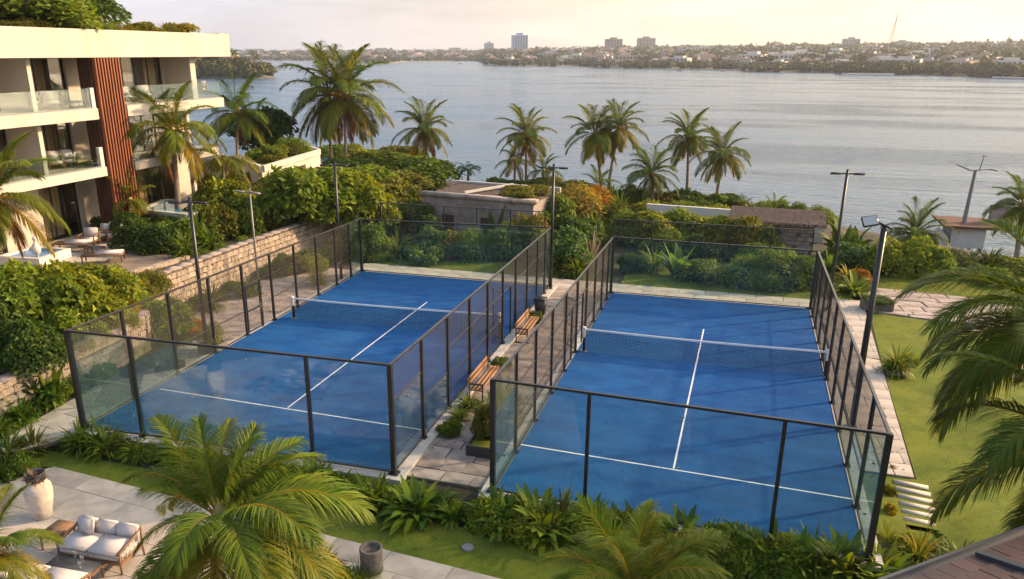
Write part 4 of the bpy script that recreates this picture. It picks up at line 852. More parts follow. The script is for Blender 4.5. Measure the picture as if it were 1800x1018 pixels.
# ================================================================== FOREGROUND TERRACE THINGS
def loveseat(p, rz, label, width=1.75, pillow=True):
    t = thing('loveseat', label, 'sofa', tuple(p), rz); W = width/2
    for sx in (-1, 1):
        m_ = MB(); m_.tube([(sx*W, -.40, 0), (sx*(W-.02), -.38, .30), (sx*(W-.02), -.36, .56)], [.022, .028, .026], 8); B(m_, 'leg', M['teak'], t, smooth=True)
        m_ = MB(); m_.tube([(sx*W, .42, 0), (sx*(W-.01), .40, .30), (sx*(W-.02), .46, .78)], [.022, .028, .024], 8); B(m_, 'leg', M['teak'], t, smooth=True)
        m_ = MB(); m_.tube([(sx*(W-.02), -.42, .56), (sx*(W-.02), -.1, .60), (sx*(W-.02), .25, .66), (sx*(W-.04), .46, .78)], [.028, .034, .034, .026], 8); a_ = B(m_, 'armrest', M['teak'], t, smooth=True)
        for k in range(5): m_ = MB(); y = -.28+k*.15; m_.bar((sx*(W-.02), y, .30), (sx*(W-.02), y, .585+k*.02), .014); B(m_, 'arm_cord', M['cushion'], a_)
    m_ = MB(); m_.bar((-W, -.39, .28), (W, -.39, .28), .05, .07); m_.bar((-W, .40, .28), (W, .40, .28), .05, .07); m_.bar((-W+.01, -.39, .281), (-W+.01, .40, .281), .05, .07); m_.bar((W-.01, -.39, .281), (W-.01, .40, .281), .05, .07); m_.bar((-W+.05, .45, .78), (W-.05, .45, .78), .045, .05); B(m_, 'frame', M['teak'], t)
    for s in (-1, 1):
        m_ = MB(); m_.box(-W/2+.02, W/2-.02, -.40, .34, 0, .13); B(m_, 'seat_base', M['cushion'], t, (s*(W/2-.01)*.97, 0, .32), bevel=.035)
        m_ = MB(); m_.box(-W/2+.03, W/2-.03, -.42, .24, 0, .15); B(m_, 'seat_cushion', M['cushion'], t, (s*(W/2-.01)*.97, 0, .44), bevel=.032)
    for k in range(3):
        m_ = MB(); m_.box(-W/3+.01, W/3-.01, -.08, .08, 0, .40); o = B(m_, 'back_cushion', M['cushion'], t, ((k-1)*(W*.645), .30, .46), bevel=.03); o.rotation_euler = (R(-14), 0, R(rnd.uniform(-3, 3)))
    if pillow: m_ = MB(); m_.box(-.23, .23, -.07, .07, 0, .44); o = B(m_, 'throw_pillow', M['cushion'], t, (-W*.50, .10, .585), bevel=.055); o.rotation_euler = (R(-20), R(-5), R(-10))
    return t
zp = -.46
fl, frr = P(112, 990, zp), P(212, 1008, zp); sv = frr-fl; srz = math.atan2(sv[1], sv[0]); sc_ = (fl+frr)/2
back = np.array([-math.sin(srz), math.cos(srz), 0]); loveseat(sc_+back*.36, srz, 'white cushioned loveseat with timber frame and a square throw pillow on the patio')
tb = P(130, 1020, zp); tbl = low_table(tb-back*.12, 'low slate topped coffee table with timber legs in front of the loveseat', 1.25, .85, .40, srz)
def glass_cup(p, label):
    t_ = MB(); t_.lathe([(.0, 0), (.03, 0), (.035, .01), (.01, .02), (.01, .07), (.038, .10), (.04, .16), (.036, .16), (.034, .10), (0, .09)], n=12); o = B(t_, 'drinking_glass', M['cup'], None, p, smooth=True); tag(o, label, 'glass')
M['cup'] = glassmat('drinking_glass', (.85, .9, .92), .12, .10, (.8, .85, .9))
for (u, v, l_) in ((132, 958+7, 'stemmed glass nearest the sofa on the slate coffee table'), (145, 974, 'stemmed glass in the middle of the slate coffee table'), (141, 984, 'stemmed glass nearest the front edge of the slate table')): glass_cup(P(u, v+14, zp+.40), l_)
q = P(75, 1052, zp); t = loveseat(q, srz+R(180), 'white cushioned sofa cut off by the lower left corner', 2.1, False)
st = P(98, 962, zp); low_table(st+back*.15, 'slatted timber side table left of the loveseat', .55, .7, .45, srz, 'teak')
# vase
q = P(76, 908, zp); t = thing('tall_vase', 'tall whitewashed clay vase with a charred rim on the patio', 'vase', tuple(q)); m_ = MB()
m_.lathe([(0, 0), (.22, 0), (.235, .03), (.27, .25), (.325, .55), (.345, .78), (.33, .92), (.26, 1.02), (.205, 1.06), (.195, 1.09)], n=32); B(m_, 'body', M['clay'], t, smooth=True)
m_ = MB(); m_.lathe([(.195, 1.09), (.235, 1.10), (.245, 1.15), (.23, 1.22), (.225, 1.28), (.25, 1.31), (.24, 1.33), (.20, 1.30), (.18, 1.12), (.17, 1.0), (0, .98)], n=32); B(m_, 'rim', M['char'], t, smooth=True)
r = np.random.default_rng(11); v_, tt, cc = blade_geo(r, 60, .38, .05, (40, 90), 70, (.07, .035, .025), (.14, .08, .05), 4); obj('dried_plant', npmesh('dried_plant', v_, tt, M['farleaf'], cc), t, (0, 0, 1.1))
# stone planter
q = P(654, 1003, zp); t = thing('stone_planter', 'round rough stone planter standing at the patio edge', 'planter', tuple(q)); m_ = MB(); m_.lathe([(0, 0), (.255, 0), (.27, .05), (.265, .35), (.275, .6), (.27, .64), (.22, .645), (.215, .56), (0, .55)], n=28); B(m_, 'pot', M['stonepot'], t, smooth=True)
v_, tt, cc = bush_geo(r, 260, .10, 6, .5, (.03, .05, .01), (.08, .10, .02)); obj('moss_plant', npmesh('moss_plant', v_*[.19, .19, .2], tt, M['leaf'], cc), t, (0, 0, .55))
q = P(822, 963, -.46); m_ = MB(); m_.lathe([(0, .03), (.13, .03), (.15, .02), (.15, -.02)], n=20); o = B(m_, 'ground_light', M['grey'], None, q+[0, 0, .01]); tag(o, 'round grey cover set in the lawn beside the patio', 'ground light')
# patio roof posts of the walkway: benches
def bench(p, rz, ln, label):
    t = thing('bench', label, 'bench', tuple(p), rz, 'timber benches on the walkway between the courts')
    for k in range(3): m_ = MB(); m_.box(-ln/2, ln/2, -.21+k*.145, -.085+k*.145, .42, .455); B(m_, 'seat_slat', M['wood'], t, bevel=.005)
    for k in range(2): m_ = MB(); m_.box(-ln/2, ln/2, -.014, .014, 0, .15); o = B(m_, 'back_slat', M['wood'], t, (0, .25+.02*k, .52+k*.18), bevel=.005); o.rotation_euler.x = R(-8)
    for s in (-1, 1):
        m_ = MB(); x = s*(ln/2-.08); m_.bar((x, -.22, 0), (x, -.22, .62), .04); m_.bar((x, .24, 0), (x, .27, .88), .04); m_.bar((x, -.24, .62), (x, .26, .62), .045); m_.bar((x, -.22, .40), (x, .24, .40), .04); m_.bar((x, -.3, .02), (x, .3, .02), .04); B(m_, 'end_frame', M['black'], t)
    return t
bench((10.98, 6.9, -.13), R(90), 2.3, 'orange timber bench beside the walkway plants at the near half of the hotel court')
bench((11.0, 12.9, -.13), R(90), 2.3, 'orange timber bench further along the walkway level with the nets')
q = P(950, 552, -.13); t = thing('litter_bin', 'dark square litter bin under the middle light mast', 'bin', tuple(q)); m_ = MB(); vs = [(-.2, -.2, 0), (.2, -.2, 0), (.2, .2, 0), (-.2, .2, 0), (-.25, -.25, .72), (.25, -.25, .72), (.25, .25, .72), (-.25, .25, .72)]; m_.add(vs, [(0, 3, 2, 1), (4, 5, 6, 7), (0, 1, 5, 4), (1, 2, 6, 5), (2, 3, 7, 6), (3, 0, 4, 7)]); B(m_, 'body', M['dark'], t, bevel=.015); m_ = MB(); m_.box(-.27, .27, -.27, .27, .72, .77); B(m_, 'lid', M['black'], t, bevel=.01)

# ================================================================== VEGETATION
def proto(geo, name, mt='leaf'): v_, tt, cc = geo; return npmesh(name, v_, tt, M[mt], cc)
def rr(k): return np.random.default_rng(k)
PB = {}
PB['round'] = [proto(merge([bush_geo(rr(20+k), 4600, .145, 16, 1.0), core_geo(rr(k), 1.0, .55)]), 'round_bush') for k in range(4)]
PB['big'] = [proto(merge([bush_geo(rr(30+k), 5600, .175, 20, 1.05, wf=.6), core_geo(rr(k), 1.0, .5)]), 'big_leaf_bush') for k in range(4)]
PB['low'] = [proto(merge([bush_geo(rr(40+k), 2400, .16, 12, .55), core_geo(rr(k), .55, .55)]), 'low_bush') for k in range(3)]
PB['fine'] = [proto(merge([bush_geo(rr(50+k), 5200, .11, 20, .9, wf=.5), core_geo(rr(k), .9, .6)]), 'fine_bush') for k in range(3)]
PB['spiky'] = [proto(blade_geo(rr(60+k), 150, 1.25, .075, (30, 88), 75, (.03, .07, .01), (.10, .15, .02), 6), 'spiky_clump') for k in range(4)]
PB['lily'] = [proto(blade_geo(rr(70+k), 60, 1.15, .22, (35, 85), 62, (.03, .08, .012), (.09, .15, .02), 6, .15), 'broad_leaf_clump') for k in range(4)]
PB['banana'] = [proto(blade_geo(rr(80+k), 26, 1.7, .36, (50, 88), 50, (.04, .09, .012), (.09, .15, .02), 7, .12), 'banana_clump') for k in range(3)]
PB['agave'] = [proto(blade_geo(rr(90+k), 80, .9, .07, (5, 85), 12, (.06, .085, .04), (.13, .15, .06), 4), 'agave_rosette') for k in range(2)]
PB['grassy'] = [proto(blade_geo(rr(95+k), 260, 1.0, .03, (35, 90), 80, (.05, .09, .01), (.14, .17, .03), 4, .25, 'g'), 'grass_clump') for k in range(2)]
TINT = dict(green=(1.12, 1.12, .85), bright=(1.4, 1.3, .8), yellow=(1.9, 1.5, .8), dark=(.5, .62, .7), blue=(.65, .85, 1.9), olive=(1.3, .9, .8), red=(4.0, .75, .9), silver=(1.7, 1.3, 4.0), gold=(2.5, 1.4, .8), orange=(3.2, 1.0, .6), dry=(2.1, 1.1, 1.5))
NAMES = dict(round='shrub', big='shrub', low='shrub', fine='shrub', spiky='spiky_plant', lily='broad_leaf_plant', banana='banana_plant', agave='agave', grassy='grass_tuft')
CATS = dict(round='shrub', big='shrub', low='shrub', fine='shrub', spiky='plant', lily='plant', banana='banana plant', agave='agave', grassy='plant')
def plant(kind, p, wd, ht, label, tint='green', group=None, cat=None):
    """wd = full width, ht = height in metres"""
    me = rnd.choice(PB[kind]); o = obj(NAMES[kind], me, None, p)
    base = {'round': (1.7, 1.45), 'big': (1.8, 1.55), 'low': (1.7, .82), 'fine': (1.7, 1.3), 'spiky': (1.9, 1.0), 'lily': (1.7, .95), 'banana': (2.2, 1.5), 'agave': (1.5, .8), 'grassy': (1.5, .8)}[kind]
    o.scale = (wd/base[0]*rnd.uniform(.92, 1.08), wd/base[0]*rnd.uniform(.92, 1.08), ht/base[1]); o.rotation_euler = (rnd.uniform(-.06, .06), rnd.uniform(-.06, .06), rnd.uniform(0, 6.28))
    c = TINT[tint]; f = rnd.uniform(.85, 1.15); o.color = (c[0]*f, c[1]*f, c[2]*f, 1); return tag(o, label, cat or CATS[kind], group)
def gz(u, v, z=None):
    """ground point at a pixel"""
    if z is not None: p = P(u, v, z); return p
    z = -.2
    for _ in range(12): p = P(u, v, z); z = float(ground_h(p[0], p[1]))
    p[2] = z; return p
def pl(kind, u, v, wpx, hpx, label, tint='green', group=None, z=None, cat=None, sink=.04):
    p = gz(u, v, z); d = depth(p); m = d/FOC; ce = math.cos(math.asin(min(.9, (CAM[2]-p[2])/np.linalg.norm(CAM-p)))); p = p-[0, 0, sink]
    return plant(kind, p, wpx*m, hpx*m/max(ce, .5), label, tint, group, cat)

# --- hedge bed in front of the two courts (tall rows seen in the near foreground)
hg = 'plants of the hedge bed in front of the courts'
row1 = [xy(150, 785, -.5), xy(810, 912, -.5)]; row2 = [xy(845, 926, -.5), xy(1555, 1016, -.5)]
def bed(name, poly, z): slab(name, poly, z, .1, M['soil'])
def ordn(k): return f"{k}{'th' if 10 <= k % 100 <= 20 else {1: 'st', 2: 'nd', 3: 'rd'}.get(k % 10, 'th')}"
def hedge_row(a, b, n_, wid, desc, kinds, hts, tints):
    a = np.array(a); b = np.array(b); d = (b-a)/np.linalg.norm(b-a); nn = np.array([-d[1], d[0]])
    for k in range(n_):
        t_ = (k+rnd.uniform(.2, .8))/n_; p = a+(b-a)*t_+nn*rnd.uniform(-wid*1.35, wid*1.2); kd = rnd.choice(kinds); h = rnd.uniform(*hts)*(1.25 if kd in ('lily', 'spiky') else 1)
        plant(kd, (p[0], p[1], -.53), h*rnd.uniform(1.3, 1.7), h, {'low': 'low leafy bush', 'round': 'rounded leafy bush', 'fine': 'fine leafed bush', 'lily': 'broad leafed plant', 'spiky': 'narrow leafed plant', 'grassy': 'grassy plant'}[kd]+f', {ordn(k+1)} from left in the {desc}', rnd.choice(tints), hg)
hedge_row(row1[0], row1[1], 60, .28, 'hedge before the hotel court', ['low', 'low', 'round', 'lily', 'spiky', 'lily'], (.45, .75), ['green', 'bright', 'bright', 'yellow', 'olive'])
hedge_row(row2[0], row2[1], 62, .28, 'hedge before the lawn side court', ['low', 'low', 'round', 'lily', 'spiky', 'lily'], (.5, .85), ['green', 'bright', 'bright', 'yellow', 'olive'])
hedge_row(xy(470, 1010, -.5), xy(640, 1030, -.5), 5, .3, 'patio edge bed', ['spiky', 'low', 'grassy'], (.4, .6), ['bright', 'dry', 'green'])
hedge_row(xy(1560, 1000, -.5), xy(1690, 990, -.5), 5, .35, 'bed by the tiled roof', ['low', 'spiky'], (.4, .6), ['green', 'bright'])
# --- left border
for (u, v, w_, h, k, t_, l_) in [(20, 735, 75, 75, 'lily', 'green', 'large broad leafed plant at the far left against the rubble wall'), (62, 720, 80, 80, 'lily', 'dark', 'dark broad leafed plant below the rubble wall at the left'), (95, 715, 60, 72, 'lily', 'bright', 'bright broad leafed plant next to the near left cage corner'), (110, 690, 50, 60, 'banana', 'green', 'upright paddle leafed plant beside the near left cage corner'),
    (12, 770, 60, 45, 'low', 'green', 'low leafy ground plant at the left edge of the side path'), (15, 812, 90, 60, 'spiky', 'green', 'big spiky clump at the left edge above the patio'), (60, 800, 70, 52, 'spiky', 'olive', 'spiky golden green clump between the patio and the side path'), (0, 850, 60, 50, 'spiky', 'dark', 'dark spiky clump at the very left edge by the vase'), (35, 835, 60, 34, 'low', 'green', 'low bush at the foot of the spiky clumps')]:
    pl(k, u, v, w_, h, l_, t_, 'plants along the left border')
# plants seen through the left glass
for (u, v, w_, h, k, t_, l_) in [(215, 590, 75, 60, 'lily', 'bright', 'bright arching plant behind the second left cage post'), (255, 575, 80, 70, 'banana', 'bright', 'tall yellow green plant behind the left cage wire'), (290, 590, 90, 75, 'round', 'green', 'round green shrub inside the curved bed left of the hotel court'), (290, 560, 60, 60, 'spiky', 'bright', 'spiky bright plant over the curved bed left of the hotel court'),
    (200, 640, 60, 45, 'low', 'green', 'low green shrub seen through the near left glass'), (170, 620, 60, 50, 'lily', 'green', 'broad leafed plant seen through the near left glass'), (375, 545, 55, 50, 'spiky', 'olive', 'olive spiky plant beyond the left mast'), (340, 590, 40, 30, 'low', 'orange', 'small reddish shrub by the left mast foot'), (435, 520, 40, 30, 'low', 'green', 'low green shrub by the grey mast'), (560, 500, 45, 60, 'grassy', 'yellow', 'tall yellowish grass by the far left cage corner'),
    (520, 480, 50, 40, 'round', 'olive', 'olive shrub behind the far left wire panels'), (590, 455, 45, 40, 'low', 'green', 'low shrub in front of the far end of the rubble wall'), (480, 470, 45, 35, 'low', 'dark', 'dark low shrub at the foot of the sunlit rubble wall'), (330, 520, 50, 40, 'fine', 'olive', 'fine leafed shrub at the near end of the sunlit rubble wall'), (400, 480, 40, 26, 'low', 'dark', 'dark low shrub near the grey mast foot')]:
    pl(k, u, v, w_, h, l_, t_, z=-.14)
def planter(p, wd, dp, h, label, m_='dark', plantk='spiky', ph=.8, tint='green', rz=0, pw=None):
    t = thing('planter', label, 'planter', tuple(p), rz); b_ = MB(); W, Dp = wd/2, dp/2
    for a in ((-W, W, -Dp, -Dp+.06), (-W, W, Dp-.06, Dp), (-W, -W+.06, -Dp+.06, Dp-.06), (W-.06, W, -Dp+.06, Dp-.06)): b_.box(*a, 0, h)
    B(b_, 'box', M[m_], t); b_ = MB(); b_.box(-W+.06, W-.06, -Dp+.06, Dp-.06, 0, h-.06); B(b_, 'planting_soil', M['grass' if m_ == 'dark' else 'soil'], t)
    base = {'spiky': 1.0, 'round': 1.45, 'lily': .95, 'grassy': .8, 'agave': .8, 'low': .82, 'fine': 1.3, 'banana': 1.5}[plantk]
    o = obj('planted_shrub', rnd.choice(PB[plantk]), t, (0, 0, h-.08)); k = ph/base; s = (pw or ph*1.2)/1.75; o.scale = (s, s, k); c = TINT[tint]; o.color = (*c, 1); return t
planter(P(375, 618, -.14), .9, .7, .4, 'dark planter with a round grey green bush near the left gate', 'stonepot', 'fine', .95, 'silver', pw=.95)
planter(P(240, 652, -.14), 1.3, .6, .35, 'long low planter box seen through the near left glass', 'dark', 'low', .3, 'green', R(80), 1.0)
planter(P(300, 655, -.14), 1.0, .5, .35, 'narrow teal tinted planter trough behind the near left glass', 'dark', 'spiky', .8, 'green', R(80), .8)
planter((12.35, 3.1, -.13), .95, 2.1, .34, 'dark edged grassy planter with a slim variegated tree at the mouth of the walkway', 'dark', 'low', .22, 'green', 0, .8)
plant('lily', (12.35, 3.5, .1), 1.2, 1.5, 'variegated broad leafed plant in the walkway planter', 'silver'); plant('spiky', (12.45, 4.6, -.13), 1.0, 1.55, 'yellowish spiky plant behind the walkway planter by the court post', 'yellow'); plant('fine', (12.3, 2.9, .15), .75, 1.25, 'small pale leafed bush at the near end of the walkway planter', 'olive')
for y, k, w_, h, t_, l_ in ((3.3, 'low', .7, .45, 'green', 'low fern like shrub at the base of the hotel court kerb'), (4.2, 'spiky', .9, .6, 'green', 'arching green plant along the hotel court kerb'), (5.1, 'spiky', .9, .7, 'bright', 'arching bright plant in front of the near timber bench'), (8.6, 'round', .6, .6, 'bright', 'rounded green plant behind the near timber bench'), (9.1, 'low', .6, .4, 'green', 'low green plant beyond the near timber bench'), (14.6, 'round', .6, .6, 'green', 'rounded plant behind the far timber bench')):
    plant(k, (10.93, y, -.14), w_, h, l_, t_)
planter(P(1540, 543, -.13), 1.35, .6, .42, 'long stone trough planter beside the rough flagstone path', 'stonepot', 'low', .25, 'dark', R(4), 1.2)
planter(P(1575, 655, -.14), .75, .75, .14, 'low square planter with a small yellow green palm like plant by the lawn path', 'stonepot', 'spiky', .95, 'yellow', 0, 1.25)
plant('low', P(1575, 652, -.14)+[0, 0, .08], .8, .25, 'low green ground cover around the yellow plant by the lawn path', 'green'); pl('low', 1600, 640, 26, 22, 'small yellow plant at the lawn path edge', 'yellow', z=-.15)
# bottom right corner bed
for (u, v, w_, h, k, t_, l_) in [(1558, 880, 24, 34, 'low', 'olive', 'low reddish ground cover along the near right court corner'), (1562, 915, 24, 34, 'low', 'gold', 'golden ground cover next to the stepping slabs'), (1566, 840, 18, 24, 'low', 'olive', 'olive ground cover at the top of the stepping slabs'), (1612, 990, 95, 52, 'spiky', 'gold', 'bright yellow shrub at the foot of the stepping slabs'), (1590, 972, 50, 40, 'fine', 'yellow', 'yellow fine leafed shrub behind the bright yellow one'), (1555, 960, 50, 60, 'grassy', 'green', 'arching thin leafed plant at the lower right cage corner'), (1650, 965, 50, 26, 'low', 'dark', 'low silvery plant beside the last stepping slab')]:
    pl(k, u, v, w_, h, l_, t_, z=-.45)

for k in range(15):
    plant(rnd.choice(['lily', 'lily', 'spiky', 'round', 'low']), (-2.75+rnd.uniform(-.15, .3), -3.6+k*.85, -.18), rnd.uniform(.9, 1.3), rnd.uniform(.55, 1.15), f'leafy plant, {ordn(k+1)} along the bed below the lower rubble wall', rnd.choice(['green', 'bright', 'dark', 'green']), 'plants in the bed under the lower rubble wall')
for k in range(11):
    plant(rnd.choice(['low', 'spiky', 'round', 'grassy']), (-4.85+rnd.uniform(0, .35), 9.4+k*1.35, -.15), rnd.uniform(.7, 1.2), rnd.uniform(.35, .75), f'small plant, {ordn(k+1)} from the near end along the foot of the sunlit rubble wall', rnd.choice(['green', 'olive', 'dark', 'bright']), 'plants along the foot of the sunlit rubble wall')
for k in range(9):
    plant(rnd.choice(['spiky', 'low', 'fine']), (-5.9+rnd.uniform(-.2, .1), 11.5+k*1.5, 1.35), rnd.uniform(.8, 1.3), rnd.uniform(.4, .8), f'shrub, {ordn(k+1)} from the near end along the top of the sunlit rubble wall', rnd.choice(['green', 'bright', 'yellow']), 'shrubs along the top of the sunlit rubble wall')
# --- big bright hedge at the far left
gl = 'shrubs of the bright hedge above the rubble wall'
for i, (u, v, w_, h, t_) in enumerate([(15, 600, 130, 130, 'green'), (75, 590, 130, 130, 'bright'), (130, 572, 120, 115, 'yellow'), (180, 548, 110, 100, 'yellow'), (40, 560, 130, 110, 'bright'), (110, 545, 110, 95, 'yellow'), (-30, 620, 120, 150, 'dark'), (60, 640, 90, 90, 'dark'), (115, 610, 80, 70, 'bright'), (5, 545, 110, 90, 'yellow'), (160, 585, 70, 60, 'bright'), (205, 570, 60, 50, 'yellow')]):
    pl('big' if i % 3 else 'round', u, v+8, w_, h, f"{'bright yellow green' if t_ in ('yellow', 'bright') else 'dark green'} shrub, {ordn(1+sum(q_ < u for q_ in (15, 75, 130, 180, 40, 110, -30, 60, 115, 5, 160, 205)))} from left in the tall hedge by the hotel", t_, gl, z=1.05)
for (u, v, w_, h, t_, l_) in [(235, 532, 70, 55, 'olive', 'olive brown shrub between the bright hedge and the timber deck'), (265, 515, 60, 50, 'olive', 'olive brown shrub nearest the end of the tall rubble wall'), (215, 555, 50, 50, 'gold', 'golden shrub above the lower rubble wall'), (250, 545, 40, 40, 'bright', 'small bright shrub at the step of the rubble wall')]:
    pl('fine', u, v, w_, h, l_, t_, z=1.1)
# --- shrubs between the hotel terrace and the rubble wall
gm = 'dark shrubs behind the hotel terrace'
for i, (u, v, w_, h, k, t_) in enumerate([(245, 440, 70, 55, 'round', 'dark'), (280, 442, 75, 58, 'round', 'dark'), (315, 440, 75, 58, 'big', 'green'), (350, 435, 70, 70, 'spiky', 'bright'), (385, 425, 70, 70, 'big', 'olive'), (425, 415, 70, 75, 'big', 'bright'), (460, 405, 60, 60, 'round', 'olive'), (260, 410, 80, 30, 'round', 'dark'), (300, 408, 80, 30, 'big', 'green'), (345, 400, 70, 42, 'big', 'green'), (395, 390, 80, 80, 'big', 'yellow'), (440, 385, 70, 70, 'round', 'olive'), (330, 455, 60, 55, 'spiky', 'bright'), (370, 440, 55, 50, 'spiky', 'green'), (220, 420, 60, 50, 'round', 'dark'), (195, 408, 60, 30, 'low', 'dark'), (375, 372, 60, 40, 'round', 'dark'), (405, 360, 70, 55, 'round', 'green'), (420, 345, 60, 45, 'round', 'dark'), (372, 345, 50, 40, 'round', 'olive')]):
    pl(k, u, v, w_, h, {'dark': 'dark green shrub in the bank between the hotel terrace and the rubble wall', 'green': 'mid green shrub in the bank between the hotel terrace and the rubble wall', 'bright': 'bright green shrub in the bank above the sunlit rubble wall', 'olive': 'olive shrub in the bank above the sunlit rubble wall', 'yellow': 'yellow green shrub in the bank behind the thin grey mast'}[t_], t_, gm, z=1.4)

def small_tree(u, v, z, wpx, hpx, label, tint='bright', group=None, lift=.35, kind='big', cat='tree', trunk=True):
    p = gz(u, v, z); d = depth(p); m = d/FOC; W_ = wpx*m; H_ = hpx*m*1.08; t = thing('garden_tree', label, cat, tuple(p), rnd.uniform(0, 6), group)
    cw = obj('crown', rnd.choice(PB[kind]), t, (0, 0, H_*lift)); cw.scale = (W_/1.8, W_/1.8, H_*(1-lift)/1.5); c = TINT[tint]; f = rnd.uniform(.9, 1.1); cw.color = (c[0]*f, c[1]*f, c[2]*f, 1)
    m_ = MB(); lean = rnd.uniform(-.15, .15)
    m_.tube([(0, 0, -.1), (lean, .05, H_*lift*.6), (lean*1.2, .1, H_*lift*1.4)], [W_*.03+.05, W_*.025+.03, W_*.015+.02], 7)
    for k in range(4): a = k*1.6+rnd.random(); m_.tube([(lean*1.1, .08, H_*lift*.9), (lean+math.cos(a)*W_*.22, .1+math.sin(a)*W_*.22, H_*(lift+.25))], [W_*.018+.02, .02], 5)
    B(m_, 'trunk', M['bark2'], t, smooth=True); return t
gt = 'bright garden trees beyond the rubble wall'
TR = [(520, 420, .8, 120, 120, 'bright', 'leafy bright tree behind the far end of the rubble wall'), (585, 420, .5, 120, 110, 'bright', 'broad bright tree right behind the tall left mast'), (490, 372, 1.2, 100, 60, 'green', 'green tree in front of the cream garden building'), (575, 352, .6, 110, 58, 'green', 'wide green tree below the pair of tall palms'), (650, 430, 0, 90, 110, 'yellow', 'yellow green tree at the far left corner of the hotel court'), (640, 370, 0, 110, 75, 'bright', 'bright tree mid garden behind the tall left mast'), (700, 400, 0, 90, 80, 'olive', 'olive brown leafed tree left of the concrete pavilion'), (735, 420, 0, 60, 65, 'green', 'narrow dark green tree at the pavilion corner'), (610, 330, 0, 90, 50, 'dark', 'dark green tree under the palm trunks'), (690, 350, 0, 110, 45, 'olive', 'low olive tree in the mid garden'), (745, 335, -.4, 110, 55, 'green', 'rounded green tree by the water left of the pavilion roof'), (660, 310, -.2, 100, 42, 'bright', 'low green tree close to the water behind the palms'), (700, 300, -.4, 90, 40, 'olive', 'olive tree close to the water below the single palm'), (450, 345, 1.4, 50, 40, 'silver', 'greyish leafed tree beside the thin mast top'), (475, 290, 1, 90, 90, 'dark', 'dark tree beyond the cream garden building'), (430, 262, 1, 90, 60, 'green', 'green tree behind the cream garden building roof')]
for u, v, z, w_, h, t_, l_ in TR: small_tree(u, v, z, w_, h, l_, t_, gt, .28)
# understorey filler: shrubs across the middle garden
gf = 'understorey shrubs in the garden beyond the courts'
zones = [(540, 700, 345, 430, 16), (660, 800, 300, 345, 12), (700, 760, 380, 440, 5), (600, 720, 400, 455, 8), (560, 700, 285, 320, 8)]
for (u0, u1, v0, v1, n_) in zones:
    for _ in range(n_):
        u, v = rnd.uniform(u0, u1), rnd.uniform(v0, v1); pl(rnd.choice(['round', 'fine', 'low', 'big']), u, v, rnd.uniform(45, 75), rnd.uniform(24, 42), 'mid height shrub filling the garden between the left mast and the water', rnd.choice(['green', 'bright', 'olive', 'dark', 'yellow']), gf)
# behind hotel court, seen through the far glass
for (u, v, w_, h, k, t_, l_) in [(700, 455, 70, 50, 'spiky', 'yellow', 'yellow green spiky plant behind the far glass of the hotel court'), (745, 462, 60, 36, 'low', 'green', 'low green plant behind the far glass of the hotel court'), (790, 448, 80, 44, 'round', 'orange', 'orange flowered shrub in front of the concrete pavilion'), (830, 450, 60, 44, 'round', 'orange', 'small orange shrub in front of the pavilion openings'), (870, 440, 60, 75, 'banana', 'green', 'tall green plant by the right end of the pavilion'), (910, 450, 60, 60, 'round', 'olive', 'olive shrub near the far right corner of the hotel court'), (780, 445, 60, 32, 'low', 'dark', 'dark shrub under the orange flowers'), (650, 455, 50, 70, 'round', 'green', 'green shrub at the far left glass corner'), (940, 445, 50, 70, 'fine', 'orange', 'rust coloured shrub beside the middle mast')]:
    pl(k, u, v, w_, h, l_, t_)
# between the courts
for (u, v, w_, h, k, t_, l_) in [(985, 470, 90, 75, 'round', 'blue', 'blue green shrub between the far ends of the courts'), (1010, 440, 80, 70, 'round', 'dark', 'dark shrub behind the blue green one between the courts'), (975, 480, 55, 45, 'spiky', 'green', 'ferny plant left of the walkway end'), (1015, 486, 60, 45, 'spiky', 'bright', 'ferny bright plant at the walkway end'), (1040, 470, 45, 60, 'agave', 'silver', 'pale agave beside the left far corner of the lawn side court'), (1045, 430, 50, 60, 'spiky', 'yellow', 'yellow green palm like plant above the agave'), (960, 400, 90, 70, 'fine', 'olive', 'wide olive shrub right of the middle mast'), (1010, 395, 100, 75, 'fine', 'dry', 'pinkish brown flowering shrub behind the walkway'), (1040, 380, 70, 55, 'fine', 'orange', 'reddish leafed shrub in front of the garden wall'), (1070, 400, 70, 50, 'round', 'olive', 'olive shrub beside the garden wall end'), (985, 360, 80, 40, 'round', 'dark', 'dark shrub behind the middle mast'), (1075, 360, 70, 42, 'spiky', 'green', 'spiky green plant by the water behind the walkway'), (1020, 345, 60, 30, 'low', 'green', 'low shrub near the shore behind the walkway')]:
    pl(k, u, v, w_, h, l_, t_)
